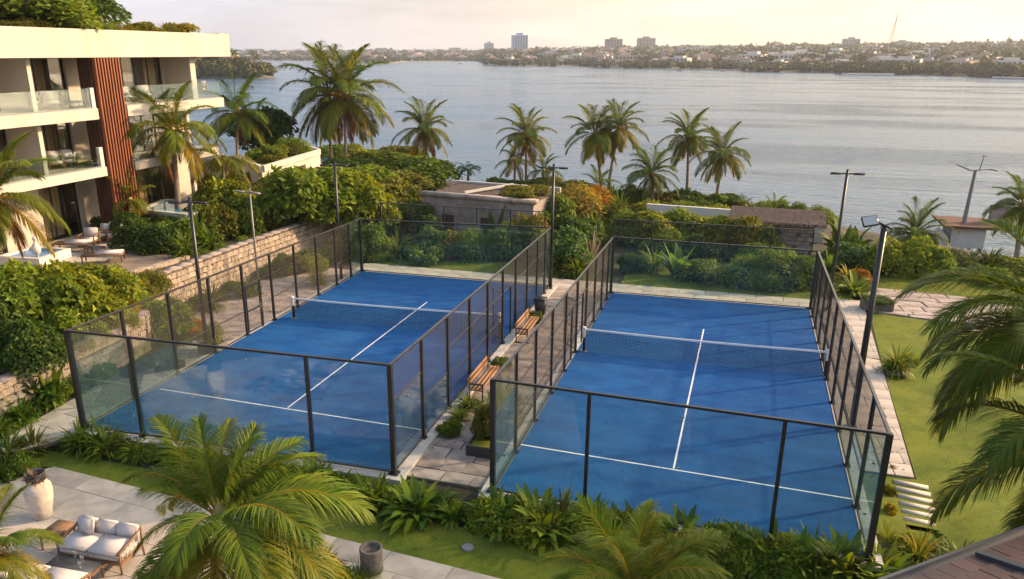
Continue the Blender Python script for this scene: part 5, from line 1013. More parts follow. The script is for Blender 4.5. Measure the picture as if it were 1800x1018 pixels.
# behind lawn side court
for (u, v, w_, h, k, t_, l_) in [(1150, 480, 60, 50, 'spiky', 'yellow', 'yellow green plant behind the far glass, leftmost of the low row'), (1190, 490, 70, 60, 'banana', 'bright', 'bright upright plant behind the far glass of the lawn side court'), (1230, 495, 70, 40, 'low', 'green', 'low green shrub behind the far glass of the lawn side court'), (1270, 500, 70, 45, 'grassy', 'yellow', 'yellow grass clump behind the far glass of the lawn side court'), (1310, 500, 80, 60, 'fine', 'green', 'green ferny shrub behind the far glass near the hut'), (1360, 505, 80, 75, 'fine', 'bright', 'bright ferny shrub behind the far glass near the right corner'), (1405, 508, 60, 60, 'round', 'green', 'green shrub in the far right corner behind the glass'), (1110, 478, 50, 36, 'low', 'dark', 'dark low shrub near the left far corner of the lawn side court'), (1150, 430, 90, 60, 'round', 'yellow', 'yellow green vine mass under the garden wall, left part'), (1200, 425, 90, 60, 'round', 'bright', 'bright green vine mass under the garden wall, middle part'), (1250, 430, 80, 60, 'round', 'yellow', 'yellow green vine mass next to the thatched hut'), (1110, 425, 80, 60, 'fine', 'green', 'green shrub behind the wire at the left far corner'), (1170, 450, 70, 50, 'round', 'green', 'green shrub behind the wire above the far glass'), (1225, 460, 70, 50, 'round', 'dark', 'dark shrub behind the far glass near the vine mass'), (1285, 455, 60, 60, 'fine', 'olive', 'olive shrub at the corner of the thatched hut'), (1340, 470, 80, 50, 'fine', 'green', 'green shrub in front of the hut wall')]:
    pl(k, u, v, w_, h, l_, t_)
def dryv(u, v):
    while gz(u, v)[2] < -2.2: v += 2
    return v
gs = 'shrubs along the shore behind the garden wall'
for k in range(22):
    u = 1080+380*(k+rnd.uniform(.2, .8))/22; pl(rnd.choice(['round', 'low', 'fine', 'spiky', 'lily']), u, dryv(u, 352+(u-1080)*.068+rnd.uniform(-4, 8)), rnd.uniform(30, 60), rnd.uniform(16, 34), f'small shrub, {ordn(k+1)} from left on the shore strip behind the white wall', rnd.choice(['green', 'bright', 'dark', 'olive']), gs)
for k in range(8):
    u = 860+150*(k+rnd.uniform(.2, .8))/8; pl(rnd.choice(['round', 'fine', 'low']), u, dryv(u, 332+rnd.uniform(-2, 6)), rnd.uniform(30, 60), rnd.uniform(16, 26), f'small shrub, {ordn(k+1)} from left on the shore behind the concrete pavilion', rnd.choice(['green', 'dark', 'olive']), gs)
for (u, v, w_, h, k, t_, l_) in [(765, 452, 60, 56, 'round', 'green', 'green shrub hiding the left end of the concrete pavilion'), (808, 452, 60, 52, 'fine', 'gold', 'golden shrub in front of the left pavilion wall'), (850, 455, 60, 56, 'spiky', 'bright', 'bright spiky plant in front of the pavilion wall'), (892, 456, 60, 66, 'big', 'green', 'green shrub in front of the right pavilion wall'), (932, 452, 70, 84, 'fine', 'olive', 'olive shrub covering the right corner of the pavilion'), (968, 428, 95, 92, 'fine', 'green', 'green shrub pressing against the pavilion side wall'), (948, 418, 60, 78, 'round', 'olive', 'tall olive shrub hiding the right end of the pavilion roof'), (880, 452, 60, 62, 'round', 'bright', 'bright shrub in front of the pavilion between the golden one and the corner'), (825, 455, 60, 58, 'fine', 'green', 'fine leafed green shrub in front of the pavilion middle'), (760, 440, 60, 66, 'big', 'dark', 'dark shrub at the left front corner of the pavilion'), (985, 385, 90, 55, 'fine', 'dry', 'brown green bush right of the pavilion behind the mast'),
    (1150, 396, 70, 46, 'low', 'yellow', 'yellow green creeper on the garden wall, leftmost mass'), (1195, 398, 80, 46, 'fine', 'bright', 'bright creeper on the garden wall, second mass'), (1240, 402, 80, 46, 'fine', 'yellow', 'yellow green creeper on the garden wall, third mass'), (1280, 410, 70, 46, 'fine', 'green', 'green creeper on the garden wall beside the hut'), (1300, 458, 70, 84, 'round', 'olive', 'olive shrub hiding the left half of the thatched hut'), (1337, 462, 60, 76, 'fine', 'green', 'green shrub hiding the middle of the thatched hut'), (1120, 392, 60, 36, 'fine', 'olive', 'olive shrub at the left end of the garden wall'),
    (1090, 385, 60, 50, 'spiky', 'bright', 'bright palm like shrub left of the garden wall'), (1060, 372, 60, 50, 'spiky', 'yellow', 'yellow green palm like shrub behind the walkway')]:
    pl(k, u, v, w_, h, l_, t_)
# right side
for (u, v, w_, h, k, t_, l_) in [(1475, 455, 70, 75, 'banana', 'bright', 'tall banana like plant beside the far right mast'), (1500, 450, 60, 60, 'banana', 'green', 'green banana like plant behind the large floodlight'), (1480, 475, 80, 50, 'round', 'blue', 'blue green shrub right of the far mast'), (1520, 470, 70, 45, 'round', 'dark', 'dark shrub behind the thick floodlight mast'), (1560, 484, 70, 62, 'big', 'yellow', 'yellow green hedge shrub just right of the floodlight mast'), (1600, 486, 75, 66, 'big', 'yellow', 'large yellow green hedge shrub under the low palm'), (1640, 486, 70, 60, 'big', 'bright', 'bright hedge shrub between the low palm and the jetty house'), (1672, 480, 60, 45, 'fine', 'silver', 'grey silvery shrub in front of the jetty house'), (1500, 520, 60, 45, 'lily', 'yellow', 'yellow green broad leafed plant outside the far right court corner'), (1490, 500, 50, 40, 'spiky', 'gold', 'golden spiky plant outside the far right court corner'), (1510, 505, 40, 34, 'fine', 'orange', 'rusty small shrub outside the far right court corner'), (1700, 475, 60, 40, 'spiky', 'green', 'spiky green plant at the foot of the jetty house'), (1735, 478, 70, 45, 'spiky', 'olive', 'olive spiky plant right of the jetty house'), (1770, 482, 70, 35, 'round', 'yellow', 'yellow green shrub beside the palm at the right edge'), (1810, 482, 70, 40, 'round', 'bright', 'bright shrub at the extreme right edge of the garden'), (1700, 490, 60, 36, 'fine', 'dark', 'dark shrub on the far side of the rear lawn'), (1740, 500, 60, 32, 'low', 'green', 'low shrub on the far side of the rear lawn'), (1455, 485, 40, 50, 'lily', 'green', 'broad leafed plant directly behind the far right mast')]:
    pl(k, u, v, w_, h, l_, t_)
for i_, (dx, dy, w_, h_) in enumerate([(5.6, 1.4, 1.6, .5), (6.2, 2.6, 2.0, .7), (5.0, 3.6, 1.4, .4), (6.5, .8, 1.3, .6)]):
    a_ = P(742, 337, 3.0); b_ = P(938, 352, 3.0); d_ = (b_-a_)[:2]; d_ /= np.linalg.norm(d_); q = a_[:2]+d_*dx+np.array([-d_[1], d_[0]])*dy
    plant('low', (q[0], q[1], 2.85), w_, h_, f'creeper patch, {ordn(i_+1)} of four sprawling over the right end of the pavilion roof', 'olive')
# planted roof of the garden building
fp, o3, cen = VILLA
for k in range(9):
    p = cen+(fp[(k*3) % 4]-cen)*rnd.uniform(.2, .75); plant(rnd.choice(['round', 'low', 'fine']), (o3[0]+p[0], o3[1]+p[1], 3.66), 1.5, rnd.uniform(.6, 1.5), 'shrub growing on the flat roof of the cream garden building', rnd.choice(['green', 'olive', 'bright']), 'roof shrubs on the cream garden building')
# hotel roof garden
for i, (y, x, w_, h, k, t_, l_) in enumerate([(13, -20, 6.5, 5.4, 'big', 'green', 'leafy green roof tree at the far left edge of the hotel roof'), (16.5, -21, 7, 4.6, 'big', 'green', 'wide green tree on the hotel roof near the left edge'), (20.8, -22, 6, 6.2, 'big', 'dark', 'tallest dark tree on the hotel roof'), (25, -22.5, 5, 4.2, 'round', 'dark', 'rounded dark tree next to the tallest roof tree'), (17.5, -17, 4.5, 2.2, 'round', 'bright', 'bright low tree on the hotel roof in front of the tall one')]):
    p = np.array([x, y, 12.35]); plant(k, p, w_, h, l_, t_, 'trees growing on the hotel roof', 'tree')
for k in range(16):
    y = 15+k*.85; plant(rnd.choice(['fine', 'low', 'grassy']), (-15.9+rnd.uniform(-.6, .2), y, 12.38), rnd.uniform(1.0, 1.6), rnd.uniform(.45, .8), f'low shrub, {ordn(k+1)} from left along the hotel roof edge', rnd.choice(['gold', 'olive', 'green', 'yellow']), 'low shrubs along the hotel roof edge')

# ------------------------------------------------------------------ palms
def frondset(k, lev, hi):
    e0, bd = [(80, 48), (62, 66), (40, 78), (16, 76), (-8, 62), (-34, 42)][lev]
    v_, tt, cc = frond_geo(rr(200+k*7+lev), e0, bd, 130 if hi else 62, 3, .0044 if hi else .0082, .75 if lev < 3 else .95, (.032, .092, .006), (.115, .165, .012), .30)
    return npmesh('frond', v_, tt, M['leaf'], cc)
FR = {0: [[frondset(k, l_, False) for k in range(3)] for l_ in range(6)], 1: [[frondset(k+5, l_, True) for k in range(3)] for l_ in range(6)]}
PT = [(1.25, 1.2, .9), (1.1, 1.1, 1), (1, 1, 1), (1.05, .95, .9), (1.3, 1.0, .9), (1.7, 1.05, .9)]
def palm(crown, base, L_, label, hi=0, n_=22, rad=.13, group=None, gold=0.0, levels=None, aim=None, tintf=1.0, dry=True):
    """crown and base are world points"""
    base = np.array(base, float); crown = np.array(crown, float); t = thing('palm_tree', label, 'palm', tuple(base), 0, group); c = crown-base; K = 9; pts = []; rs = []
    for i in range(K):
        s = i/(K-1); pts.append((c[0]*(s**1.4), c[1]*(s**1.4), c[2]*s)); rs.append(rad*(1.25-.55*s)+(.06 if i == 0 else 0))
    m_ = MB(); m_.tube(pts, rs, 9); tr = B(m_, 'trunk', M['bark'], t, smooth=True)
    m_ = MB(); m_.lathe([(.0, .0), (rad*.9, 0), (rad*1.3, .12*L_/3), (rad*1.1, .3*L_/3), (rad*.4, .5*L_/3), (0, .55*L_/3)], n=9); B(m_, 'crown_shaft', M['rachis'], t, tuple(c-np.array([0, 0, .12*L_/3])), smooth=True)
    ga = rnd.random()*6.28
    for k in range(n_):
        lv = (levels[k % len(levels)] if levels else min(5, int(k/n_*6))); az = ga+k*2.39996+rnd.uniform(-.2, .2)
        if aim is not None and k < len(aim): az, lv = math.radians(aim[k][0]), aim[k][1]
        o = bpy.data.objects.new('frond', FR[hi][lv][rnd.randrange(3)]); COL.objects.link(o); o.parent = t; o.location = tuple(c+np.array([math.cos(az)*rad*.4, math.sin(az)*rad*.4, .05])); o.rotation_euler = (rnd.uniform(-.25, .25), rnd.uniform(-.12, .12), az)
        s = L_*rnd.uniform(.88, 1.08)*(aim[k][2] if aim is not None and k < len(aim) and len(aim[k]) > 2 else 1); o.scale = (s, s, s); q = PT[lv]; f = rnd.uniform(.8, 1.15)*tintf; g = gold*rnd.random(); o.color = (q[0]*f*(1+g*1.6), q[1]*f*(1+g*.35), q[2]*f, 1)
    if dry:
        for k in range(3):
            o = bpy.data.objects.new('dry_frond', FR[hi][5][k]); COL.objects.link(o); o.parent = t; o.location = tuple(c-np.array([0, 0, .12])); o.rotation_euler = (rnd.uniform(-.5, .5), R(rnd.uniform(12, 34)), rnd.random()*6.28); s = L_*rnd.uniform(.55, .85); o.scale = (s, s*.6, s); o.color = (3.2, .8, 2.2, 1)
        for k in range(5): m_ = MB(); m_.lathe([(0, -.1), (.08, -.06), (.1, 0), (.07, .07), (0, .1)], n=7); a = k*1.3; B(m_, 'coconut', M['bark2'], t, tuple(c+np.array([math.cos(a)*rad*1.5, math.sin(a)*rad*1.5, -.18])), smooth=True)
    return t
def palm_px(cu, cv, bu, bv, bz, Lpx, label, **kw):
    b = gz(bu, bv, bz); d = depth(b); c = D(cu, cv, d); return palm(c, b-[0, 0, .1], Lpx*d/FOC, label, **kw)
gp = 'coconut palms along the shore'
palm_px(605, 172, 610, 318, None, 100, 'tallest coconut palm right of the pair, its crown against the water and skyline', group=gp, n_=25, gold=.5)
palm_px(578, 165, 584, 312, None, 98, 'coconut palm left of the tallest pair behind the cream garden building', group=gp, n_=25, gold=.3)
palm_px(746, 228, 746, 320, None, 62, 'coconut palm standing alone left of the pavilion roof', group=gp, n_=25, gold=.4)
palm_px(925, 240, 925, 332, None, 60, 'coconut palm just left of the middle light mast', group=gp, n_=25, gold=.5)
palm_px(1045, 236, 1058, 347, None, 62, 'coconut palm left of the leaning pair behind the walkway', group=gp, n_=25, gold=.5)
palm_px(1087, 226, 1068, 346, None, 58, 'coconut palm right of the leaning pair behind the walkway', group=gp, n_=25, gold=.5)
palm_px(1210, 242, 1207, 350, None, 56, 'tall coconut palm in front of the water above the garden wall', group=gp, n_=25, gold=.4)
palm_px(1270, 272, 1258, 362, None, 58, 'coconut palm with a leaning trunk at the right end of the garden wall', group=gp, n_=25, gold=.25)
palm_px(1146, 306, 1146, 366, None, 56, 'low spreading coconut palm above the left end of the garden wall', group=gp, n_=25)
palm_px(1358, 372, 1358, 395, None, 34, 'small bright palm poking up behind the thatched hut', group=gp, n_=14, dry=False, tintf=1.3)
palm_px(1310, 362, 1310, 378, None, 22, 'tiny palm tuft left of the thatched hut roof', group=gp, n_=12, dry=False)
palm_px(1608, 412, 1608, 455, None, 66, 'low wide palm rising from the yellow green hedge', group=gp, n_=25, levels=[0, 1, 2, 3, 3, 4])
palm_px(1797, 362, 1783, 478, None, 66, 'coconut palm at the right edge beside the jetty house', group=gp, n_=25)
palm_px(823, 299, 823, 330, None, 24, 'small round headed palm at the water behind the pavilion', group=gp, n_=16, levels=[1, 2, 2, 3, 3, 4], dry=False)
palm_px(1052, 330, 1050, 352, None, 40, 'short bushy palm beneath the leaning pair of palms', group=gp, n_=16, dry=False, tintf=1.2)
palm_px(955, 300, 955, 335, None, 38, 'short palm right beside the middle mast lamp', group=gp, n_=14, dry=False)
palm_px(905, 285, 905, 333, None, 42, 'short golden palm beneath the palm left of the middle mast', group=gp, n_=14, dry=False, gold=.8)
gh = 'palms around the hotel pool'
palm_px(303, 232, 318, 400, 1.4, 100, 'tall golden palm with pale trunk in front of the raised pool', group=gh, n_=22, gold=.4, rad=.16, tintf=1.1)
palm_px(418, 198, 418, 300, 1.3, 72, 'bushy palm at the outer corner of the hotel roof', group=gh, n_=22, tintf=1.1)
palm_px(228, 352, 230, 415, 1.4, 55, 'short golden palm at the base of the red timber screen', group=gh, n_=16, gold=.6, dry=False)
palm_px(392, 280, 395, 380, 1.4, 70, 'palm with drooping golden fronds right of the raised pool', group=gh, n_=14, gold=.7, levels=[2, 3, 4, 4, 5], dry=False)
palm_px(445, 215, 445, 290, 1.2, 50, 'small palm between the hotel roof corner and the tall pair', group=gh, n_=14, dry=False)
# near palms
b = P(-60, 560, 1.1); palm(D(-14, 350, 21), b, 2.0, 'near palm hanging in from the left edge below the middle balcony', hi=1, n_=22, gold=.4, rad=.14)
b = P(385, 1090, -.46); dd = 15.2; palm(D(388, 915, dd), b, 2.85, 'large palm in the foreground overlapping the near glass of the hotel court', hi=1, n_=24, rad=.15, gold=.35, tintf=1.15, aim=[(15, 2, 1.05), (352, 3, 1), (62, 1, .8), (92, 0, .62), (112, 1, .78), (150, 1, .9), (178, 2, .85), (200, 1, .6), (212, 3, .55), (238, 4, .75), (268, 4, .85), (300, 4, .9), (328, 3, 1), (345, 2, 1.0), (130, 0, .68), (40, 0, .7), (80, 2, .8), (30, 1, .85), (318, 2, .9), (255, 3, .8), (285, 2, .75), (160, 3, .8), (5, 4, .9), (225, 5, .7)])
b = P(-30, 1180, -.46); palm(D(-15, 975, 13.5), b, 1.25, 'small palm crown in the lower left corner over the sofa', hi=1, n_=16, gold=.4)
b = P(1115, 1180, -.46); palm(D(1112, 1050, 13.2), b, 1.75, 'golden young palm crown at the bottom centre of the picture', hi=1, n_=20, gold=.6, levels=[0, 1, 1, 2, 2, 3], tintf=1.3)
b = P(2050, 1000, -.2); palm(D(1895, 590, 13.0), (b[0], b[1], -.2), 2.6, 'large near palm reaching in from the right edge over the lawn', hi=1, n_=26, gold=.1, tintf=.95, aim=[(170, 3, 1), (190, 3, 1.0), (205, 4, 1), (160, 2, 1), (215, 3, 1), (180, 4, .9), (150, 3, .9), (200, 2, .95)])
b = P(2100, 1200, -.2); palm(D(1905, 790, 11.5), (b[0], b[1], -.2), 2.2, 'second near palm at the lower right edge over the lawn', hi=1, n_=20, tintf=.85)

r = np.random.default_rng(31)
def litter(name, x0, x1, y0, y1, z, n_, lb, sz=.07, clus=9):
    c = np.stack([r.uniform(x0, x1, clus), r.uniform(y0, y1, clus)], 1); k = r.integers(0, clus, n_); q = c[k]+r.normal(size=(n_, 2))*[.28, .5]; q[:, 0] = np.clip(q[:, 0], x0, x1); q[:, 1] = np.clip(q[:, 1], y0, y1)
    v_, tt, cc = leafgeo(np.c_[q, np.full(n_, z)], np.c_[r.normal(size=(n_, 2)), np.zeros(n_)], np.tile([[0, 0, 1.0]], (n_, 1))+r.normal(size=(n_, 3))*.15, sz*(.5+r.random(n_)), sz*.5, cols(n_, (.04, .022, .015), (.14, .09, .03), r)); o = obj(name, npmesh(name, v_, tt, M['farleaf'], cc), kind='stuff'); o['label'] = lb
litter('fallen_leaves', 10.8, 12.9, .6, 20, -.112, 420, 'fallen dry leaves on the walkway between the courts')
litter('fallen_leaves', -4.6, -.8, 8.6, 20, -.118, 260, 'fallen dry leaves on the paving left of the hotel court')
litter('fallen_leaves', 23.3, 24.3, 5, 22, -.12, 120, 'fallen dry leaves on the path beside the lawn')
litter('fallen_leaves', .3, 10, .3, 3.5, .006, 110, 'dry leaf scraps on the turf along the near glass', .06, 14)
litter('fallen_leaves', 13.8, 22.3, .3, 19, .006, 110, 'dry leaf scraps on the turf of the lawn side court', .06, 20)

# ================================================================== FAR SHORE
def facing(p): return math.atan2(p[1]-CAM[1], p[0]-CAM[0])-math.pi/2
def far_at(u, v=None, r=None):
    """terrain point in direction u that shows at image row v, or at range r"""
    if r is None:
        az = uaz(u); best = None
        for rr_ in np.linspace(float(shoreR(az))+6, float(shoreR(az))+1800, 240):
            p = polar(u, rr_); d = p-CAM; w_ = d@FW; vv = 509+S1-FOC*(d@UP)/w_
            if best is None or abs(vv-v) < best[0]: best = (abs(vv-v), p)
        return best[1]
    return polar(u, r)
def far_building(u, vb, wpx, vtop, label, wall='cityw', storeys=3, cols_=6, dpt=.7, roof=None, cap=False, r=None, tilt=0.0, cat='building', name='far_building', group=None, strips_=False, win=True):
    p = far_at(u, vb, r); m = depth(p)/FOC; W = wpx*m; H = htop(p, vtop)-p[2]; Dp = W*dpt; t = thing(name, label, cat, tuple(p), facing(p)+tilt, group)
    b_ = MB(); b_.box(-W/2, W/2, 0, Dp, -3, H); B(b_, 'wall', M[wall], t)
    if cap: b_ = MB(); b_.box(-W*.2, W*.2, Dp*.3, Dp*.7, H, H+H*.09+1.5); B(b_, 'roof_house', M[wall], t)
    if roof == 'hip':
        b_ = MB(); o_ = W*.05; h = min(W, Dp)*.28; b_.add([(-W/2-o_, -o_, H), (W/2+o_, -o_, H), (W/2+o_, Dp+o_, H), (-W/2-o_, Dp+o_, H), (-W/4, Dp/2, H+h), (W/4, Dp/2, H+h)], [(0, 1, 5, 4), (1, 2, 5), (2, 3, 4, 5), (3, 0, 4), (0, 3, 2, 1)]); B(b_, 'roof', M['cityr'], t)
    else: b_ = MB(); b_.box(-W/2-.2, W/2+.2, -.2, Dp+.2, H-.01, H+.5); B(b_, 'roof', M[wall], t)
    if not win: return t
    if strips_:
        for i in range(cols_):
            x = -W/2+W*(i+.5)/cols_; b_ = MB(); b_.box(x-W/cols_*.26, x+W/cols_*.26, -.35, .1, H*.06, H*.95); B(b_, 'window_strip', M['citywin'], t)
        for i in range(3): y = Dp*(i+.5)/3; b_ = MB(); b_.box(W/2-.1, W/2+.35, y-Dp*.07, y+Dp*.07, H*.06, H*.95); B(b_, 'window_strip', M['citywin'], t)
        for k in range(storeys): b_ = MB(); z = H*(k+.5)/storeys; b_.box(-W/2-.5, W/2+.5, -.6, .1, z, z+H/storeys*.22); B(b_, 'floor_band', M[wall], t)
    else:
        for k in range(storeys):
            for i in range(cols_): b_ = MB(); x = -W/2+W*(i+.5)/cols_; z = H*(k+.25)/storeys; b_.box(x-W/cols_*.3, x+W/cols_*.3, -.15, .1, z, z+H/storeys*.5); B(b_, 'window', M['citywin'], t)
        b_ = MB(); b_.box(-W/2-.3, W/2+.3, -.8, .0, H/storeys*.98, H/storeys*1.08); B(b_, 'balcony', M[wall], t)
    return t
far_building(916, 97, 24, 62, 'tall pale blue tower block on the skyline left of centre', 'citybl', 11, 5, 1.0, cap=True, strips_=True, tilt=.25, name='tower_block', cat='tower')
far_building(861, 97, 14, 76, 'shorter blue tower block left of the tallest one on the skyline', 'citybl', 7, 4, 1.0, cap=True, strips_=True, tilt=.25, name='tower_block', cat='tower')
far_building(1080, 92, 27, 69, 'square brown tower block on the skyline, left of the similar two', 'cityb', 7, 5, .9, cap=True, strips_=True, tilt=.2, name='tower_block', cat='tower')
far_building(1137, 92, 28, 67.5, 'square brown tower block on the skyline, right of the similar two', 'cityb', 7, 5, .9, cap=True, strips_=True, tilt=.2, name='tower_block', cat='tower')
far_building(1494, 88, 28, 68.5, 'wide grey block on the skyline between the brown towers and the radio mast', 'cityg', 5, 6, .6, cap=True, strips_=True, tilt=.1, name='tower_block', cat='tower')
far_building(1583, 90, 33, 73, 'long pale block on the skyline just right of the radio mast', 'cityg', 4, 8, .5, cap=True, tilt=.05)
far_building(1413, 88, 12, 76, 'narrow brown block on the skyline right of the golden house', 'cityb', 5, 3, .9, cap=True, strips_=True)
for (u, vb, w_, vt, wl, l_) in [(670, 96, 20, 84.5, 'cityg', 'grey slab block on the left skyline behind the point'), (800, 95, 20, 84, 'cityg', 'grey slab block on the left skyline nearer the blue towers'), (268, 98, 20, 86, 'cityg', 'pale block on the far left skyline above the headland'), (455, 97, 18, 86, 'cityg', 'low pale block on the skyline beside the hotel roof corner'), (1169, 88, 15, 81, 'cityg', 'small grey block right of the brown towers'), (1202, 89, 26, 80.5, 'cityw', 'wide pale block with a roof box right of the brown towers'), (1250, 87, 12, 80.5, 'cityb', 'small brown block on the middle skyline'), (1298, 88, 16, 80, 'cityw', 'pale mid height block above the golden house'), (1441, 86, 10, 78, 'cityb', 'small brown block left of the wide grey block'), (1538, 86, 9, 75.5, 'cityb', 'small brown block left of the radio mast'), (1705, 87, 18, 75, 'cityw', 'pale stepped block left of the pointed spire'), (1790, 86, 18, 76, 'cityw', 'pale block at the right end of the skyline')]:
    far_building(u, vb, w_, vt, l_, wl, 3, 4, .7, win=w_ > 14)
far_building(900, 112, 62, 104, 'long white two storey villa with dark windows on the shore left of centre', 'cityw', 2, 10, .25)
far_building(648, 104, 20, 96.5, 'small cream villa on the left point', 'cityc', 2, 4, .6, roof='hip')
far_building(690, 106, 12, 97, 'tall narrow cream house on the left point', 'cityc', 3, 2, .8)
far_building(800, 103, 22, 96, 'cream house with red roof on the left shore', 'cityc', 2, 4, .6, roof='hip')
far_building(1048, 104, 18, 96, 'cream cube house above the trees in the middle', 'cityc', 2, 4, .7)
far_building(1140, 106, 12, 97, 'tall cream house beneath the right brown tower', 'cityc', 2, 3, .8)
far_building(1253, 110, 32, 97.5, 'white three storey apartment house on the middle shore', 'cityw', 3, 6, .5)
far_building(1306, 109, 13, 99, 'golden lit house with pointed gables on the middle shore', 'cityc', 2, 3, .8, roof='hip')
far_building(1340, 96, 17, 86, 'white block with small windows above the middle shore', 'cityw', 3, 5, .6)
far_building(1373, 110, 38, 98, 'white three storey hotel like house right of the golden house', 'cityw', 3, 8, .4)
far_building(1432, 106, 36, 98, 'long low white building above the shore trees', 'cityw', 1, 8, .3)
far_building(1522, 110, 44, 97, 'white two storey building above the dark grove', 'cityw', 2, 8, .4)
far_building(1674, 112, 38, 104, 'white low villa on the right shore', 'cityw', 2, 6, .4)
far_building(1750, 108, 58, 92, 'large white building with two rows of windows under the spire', 'cityw', 2, 8, .5)
far_building(1735, 115, 60, 106, 'long cream terrace building in front of the large white one', 'cityc', 1, 9, .3)
far_building(1795, 113, 40, 102, 'white villa at the right edge of the far shore', 'cityw', 2, 5, .5)
gc = 'small houses across the far shore'
PR = []
def house_proto(wl, w_, d_, h_, hip, st, nc):
    m_ = MB(); m_.box(-w_/2, w_/2, -d_/2, d_/2, -4, h_, 0)
    if hip: o_ = .5; m_.add([(-w_/2-o_, -d_/2-o_, h_), (w_/2+o_, -d_/2-o_, h_), (w_/2+o_, d_/2+o_, h_), (-w_/2-o_, d_/2+o_, h_), (-w_/4, 0, h_+2.4), (w_/4, 0, h_+2.4)], [(0, 1, 5, 4), (1, 2, 5), (2, 3, 4, 5), (3, 0, 4), (0, 3, 2, 1)], 1)
    else: m_.box(-w_*.2, w_*.25, -d_*.2, d_*.3, h_, h_+1.6, 0)
    for k in range(st):
        for i in range(nc): x = -w_/2+w_*(i+.5)/nc; z = h_*(k+.3)/st; m_.box(x-w_/nc*.25, x+w_/nc*.25, -d_/2-.12, -d_/2+.1, z, z+h_/st*.42, 2)
    return m_.mesh('far_house', [M[wl], M['cityr'], M['citywin']])
for wl in ('cityw', 'cityw', 'cityc', 'cityg', 'cityw', 'cityw'):
    PR.append((house_proto(wl, 10, 8, 6.5, True, 2, 4), wl, 'hip')); PR.append((house_proto(wl, 20, 11, 7.5, False, 2, 6), wl, 'flat'))
HL = {'cityw': 'white', 'cityc': 'cream', 'cityg': 'grey', 'cityb': 'brown'}
for k in range(250):
    u = rnd.uniform(400, 1810) if k > 18 else rnd.uniform(395, 560); az = uaz(u); q = 55+900*rnd.random()**1.5; p = polar(u, float(shoreR(az))+q); me, wl, kd = PR[rnd.randrange(len(PR))]
    o = obj('far_house', me, None, p); s = rnd.uniform(.7, 1.15)*(1+q/1800); o.scale = (s, s, s*rnd.uniform(.9, 1.3)); o.rotation_euler.z = facing(p)+rnd.uniform(-.5, .5)
    tag(o, f"small {HL[wl]} far shore house with {'a red hipped roof' if kd == 'hip' else 'a flat roof'} among the trees", 'house', gc)
# radio mast and spire
p = far_at(1562, 90); m = depth(p)/FOC; H = htop(p, 24)-p[2]; t = thing('radio_mast', 'slender lattice radio mast rising high above the right skyline', 'radio mast', tuple(p), facing(p))
feet = [(-7*m, 0), (2.5*m, 0), (-2*m, 6*m)]; top = (5.5*m, 0)
lerp = lambda f, s: (f[0]*(1-s)+top[0]*s, f[1]*(1-s), H*s)
for f in feet: m_ = MB(); m_.bar(lerp(f, 0), lerp(f, .97), .6*m); B(m_, 'leg', M['cityg'], t)
m_ = MB()
for k in range(9):
    for i in range(3): m_.bar(lerp(feet[i], k/10), lerp(feet[(i+1) % 3], (k+1)/10), .35*m)
B(m_, 'bracing', M['cityg'], t); m_ = MB(); m_.bar(lerp(feet[0], .96), (top[0], 0, H*1.05), .9*m); B(m_, 'antenna', M['cityg'], t)
p = far_at(1764, 88); m = depth(p)/FOC; H = htop(p, 61)-p[2]; t = thing('church_spire', 'pointed leaning spire on the right skyline above the large white building', 'spire', tuple(p), facing(p)); m_ = MB()
m_.add([(-7*m, -3*m, 0), (6*m, -3*m, 0), (6*m, 5*m, 0), (-7*m, 5*m, 0), (5*m, 1*m, H)], [(0, 1, 4), (1, 2, 4), (2, 3, 4), (3, 0, 4)]); B(m_, 'spire', M['cityb'], t); m_ = MB(); m_.bar((5*m, m, H-2), (5*m, m, H+3*m), .6*m); B(m_, 'finial', M['cityb'], t)
# woods of the far shore
def wood(name, pts, rad, n_leaf, ls, seed, label, a, b):
    r = np.random.default_rng(seed); n_ = len(pts); k = np.repeat(np.arange(n_), n_leaf); d = unit(r.normal(size=(len(k), 3))); d[:, 2] = np.abs(d[:, 2])*.9-.05
    lump = unit(r.normal(size=(n_, 3)))[k]; sc = (1+.35*np.sum(d*lump, 1))[:, None]
    c_ = pts[k]+d*rad[k][:, None]*sc*[1, 1, .95]*(.8+.25*r.random((len(k), 1)))+[0, 0, 1]*rad[k][:, None]*.45; nr = unit(d+.35*r.normal(size=d.shape)); ax = unit(np.cross(nr, r.normal(size=d.shape)))
    v1 = leafgeo(c_, ax, nr, rad[k]*ls, rad[k]*ls*.85, cols(len(k), a, b, r, .3)*(.75+.5*r.random((n_, 1)))[k])
    bm = bmesh.new(); bmesh.ops.create_icosphere(bm, subdivisions=1, radius=.72); cv = np.array([v.co[:] for v in bm.verts]); ct = np.array([[q.index for q in f.verts] for f in bm.faces]); bm.free(); cv = cv*[1, 1, .95]+[0, 0, .3]
    V = (pts[:, None]+cv[None]*rad[:, None, None]).reshape(-1, 3); T = (ct[None]+(np.arange(n_)*len(cv))[:, None, None]).reshape(-1, 3)
    v_, tt, cc = merge([v1, (V, T, np.tile(np.array([a])*.7, (len(V), 1)))]); o = obj(name, npmesh(name, v_, tt, M['farleaf'], cc), kind='stuff'); o['label'] = label; return o
r = np.random.default_rng(77)
def far_pts(n_, q0, q1, pw, s0, s1, u0=-250, u1=2000):
    us = r.uniform(u0, u1, n_); q = q0+(q1-q0)*r.random(n_)**pw; ps = np.array([polar(u, float(shoreR(uaz(u)))+qq) for u, qq in zip(us, q)]); return ps, r.uniform(s0, s1, n_)*(1+q/2600)
GA, GB = (.035, .050, .018), (.085, .095, .03)
ps, rd = far_pts(1000, 8, 120, 1.3, 2.8, 5.0, 300, 1900); wood('shore_woodland', ps, rd, 60, .42, 1, 'dark trees lining the far shore of the lagoon', GA, GB)
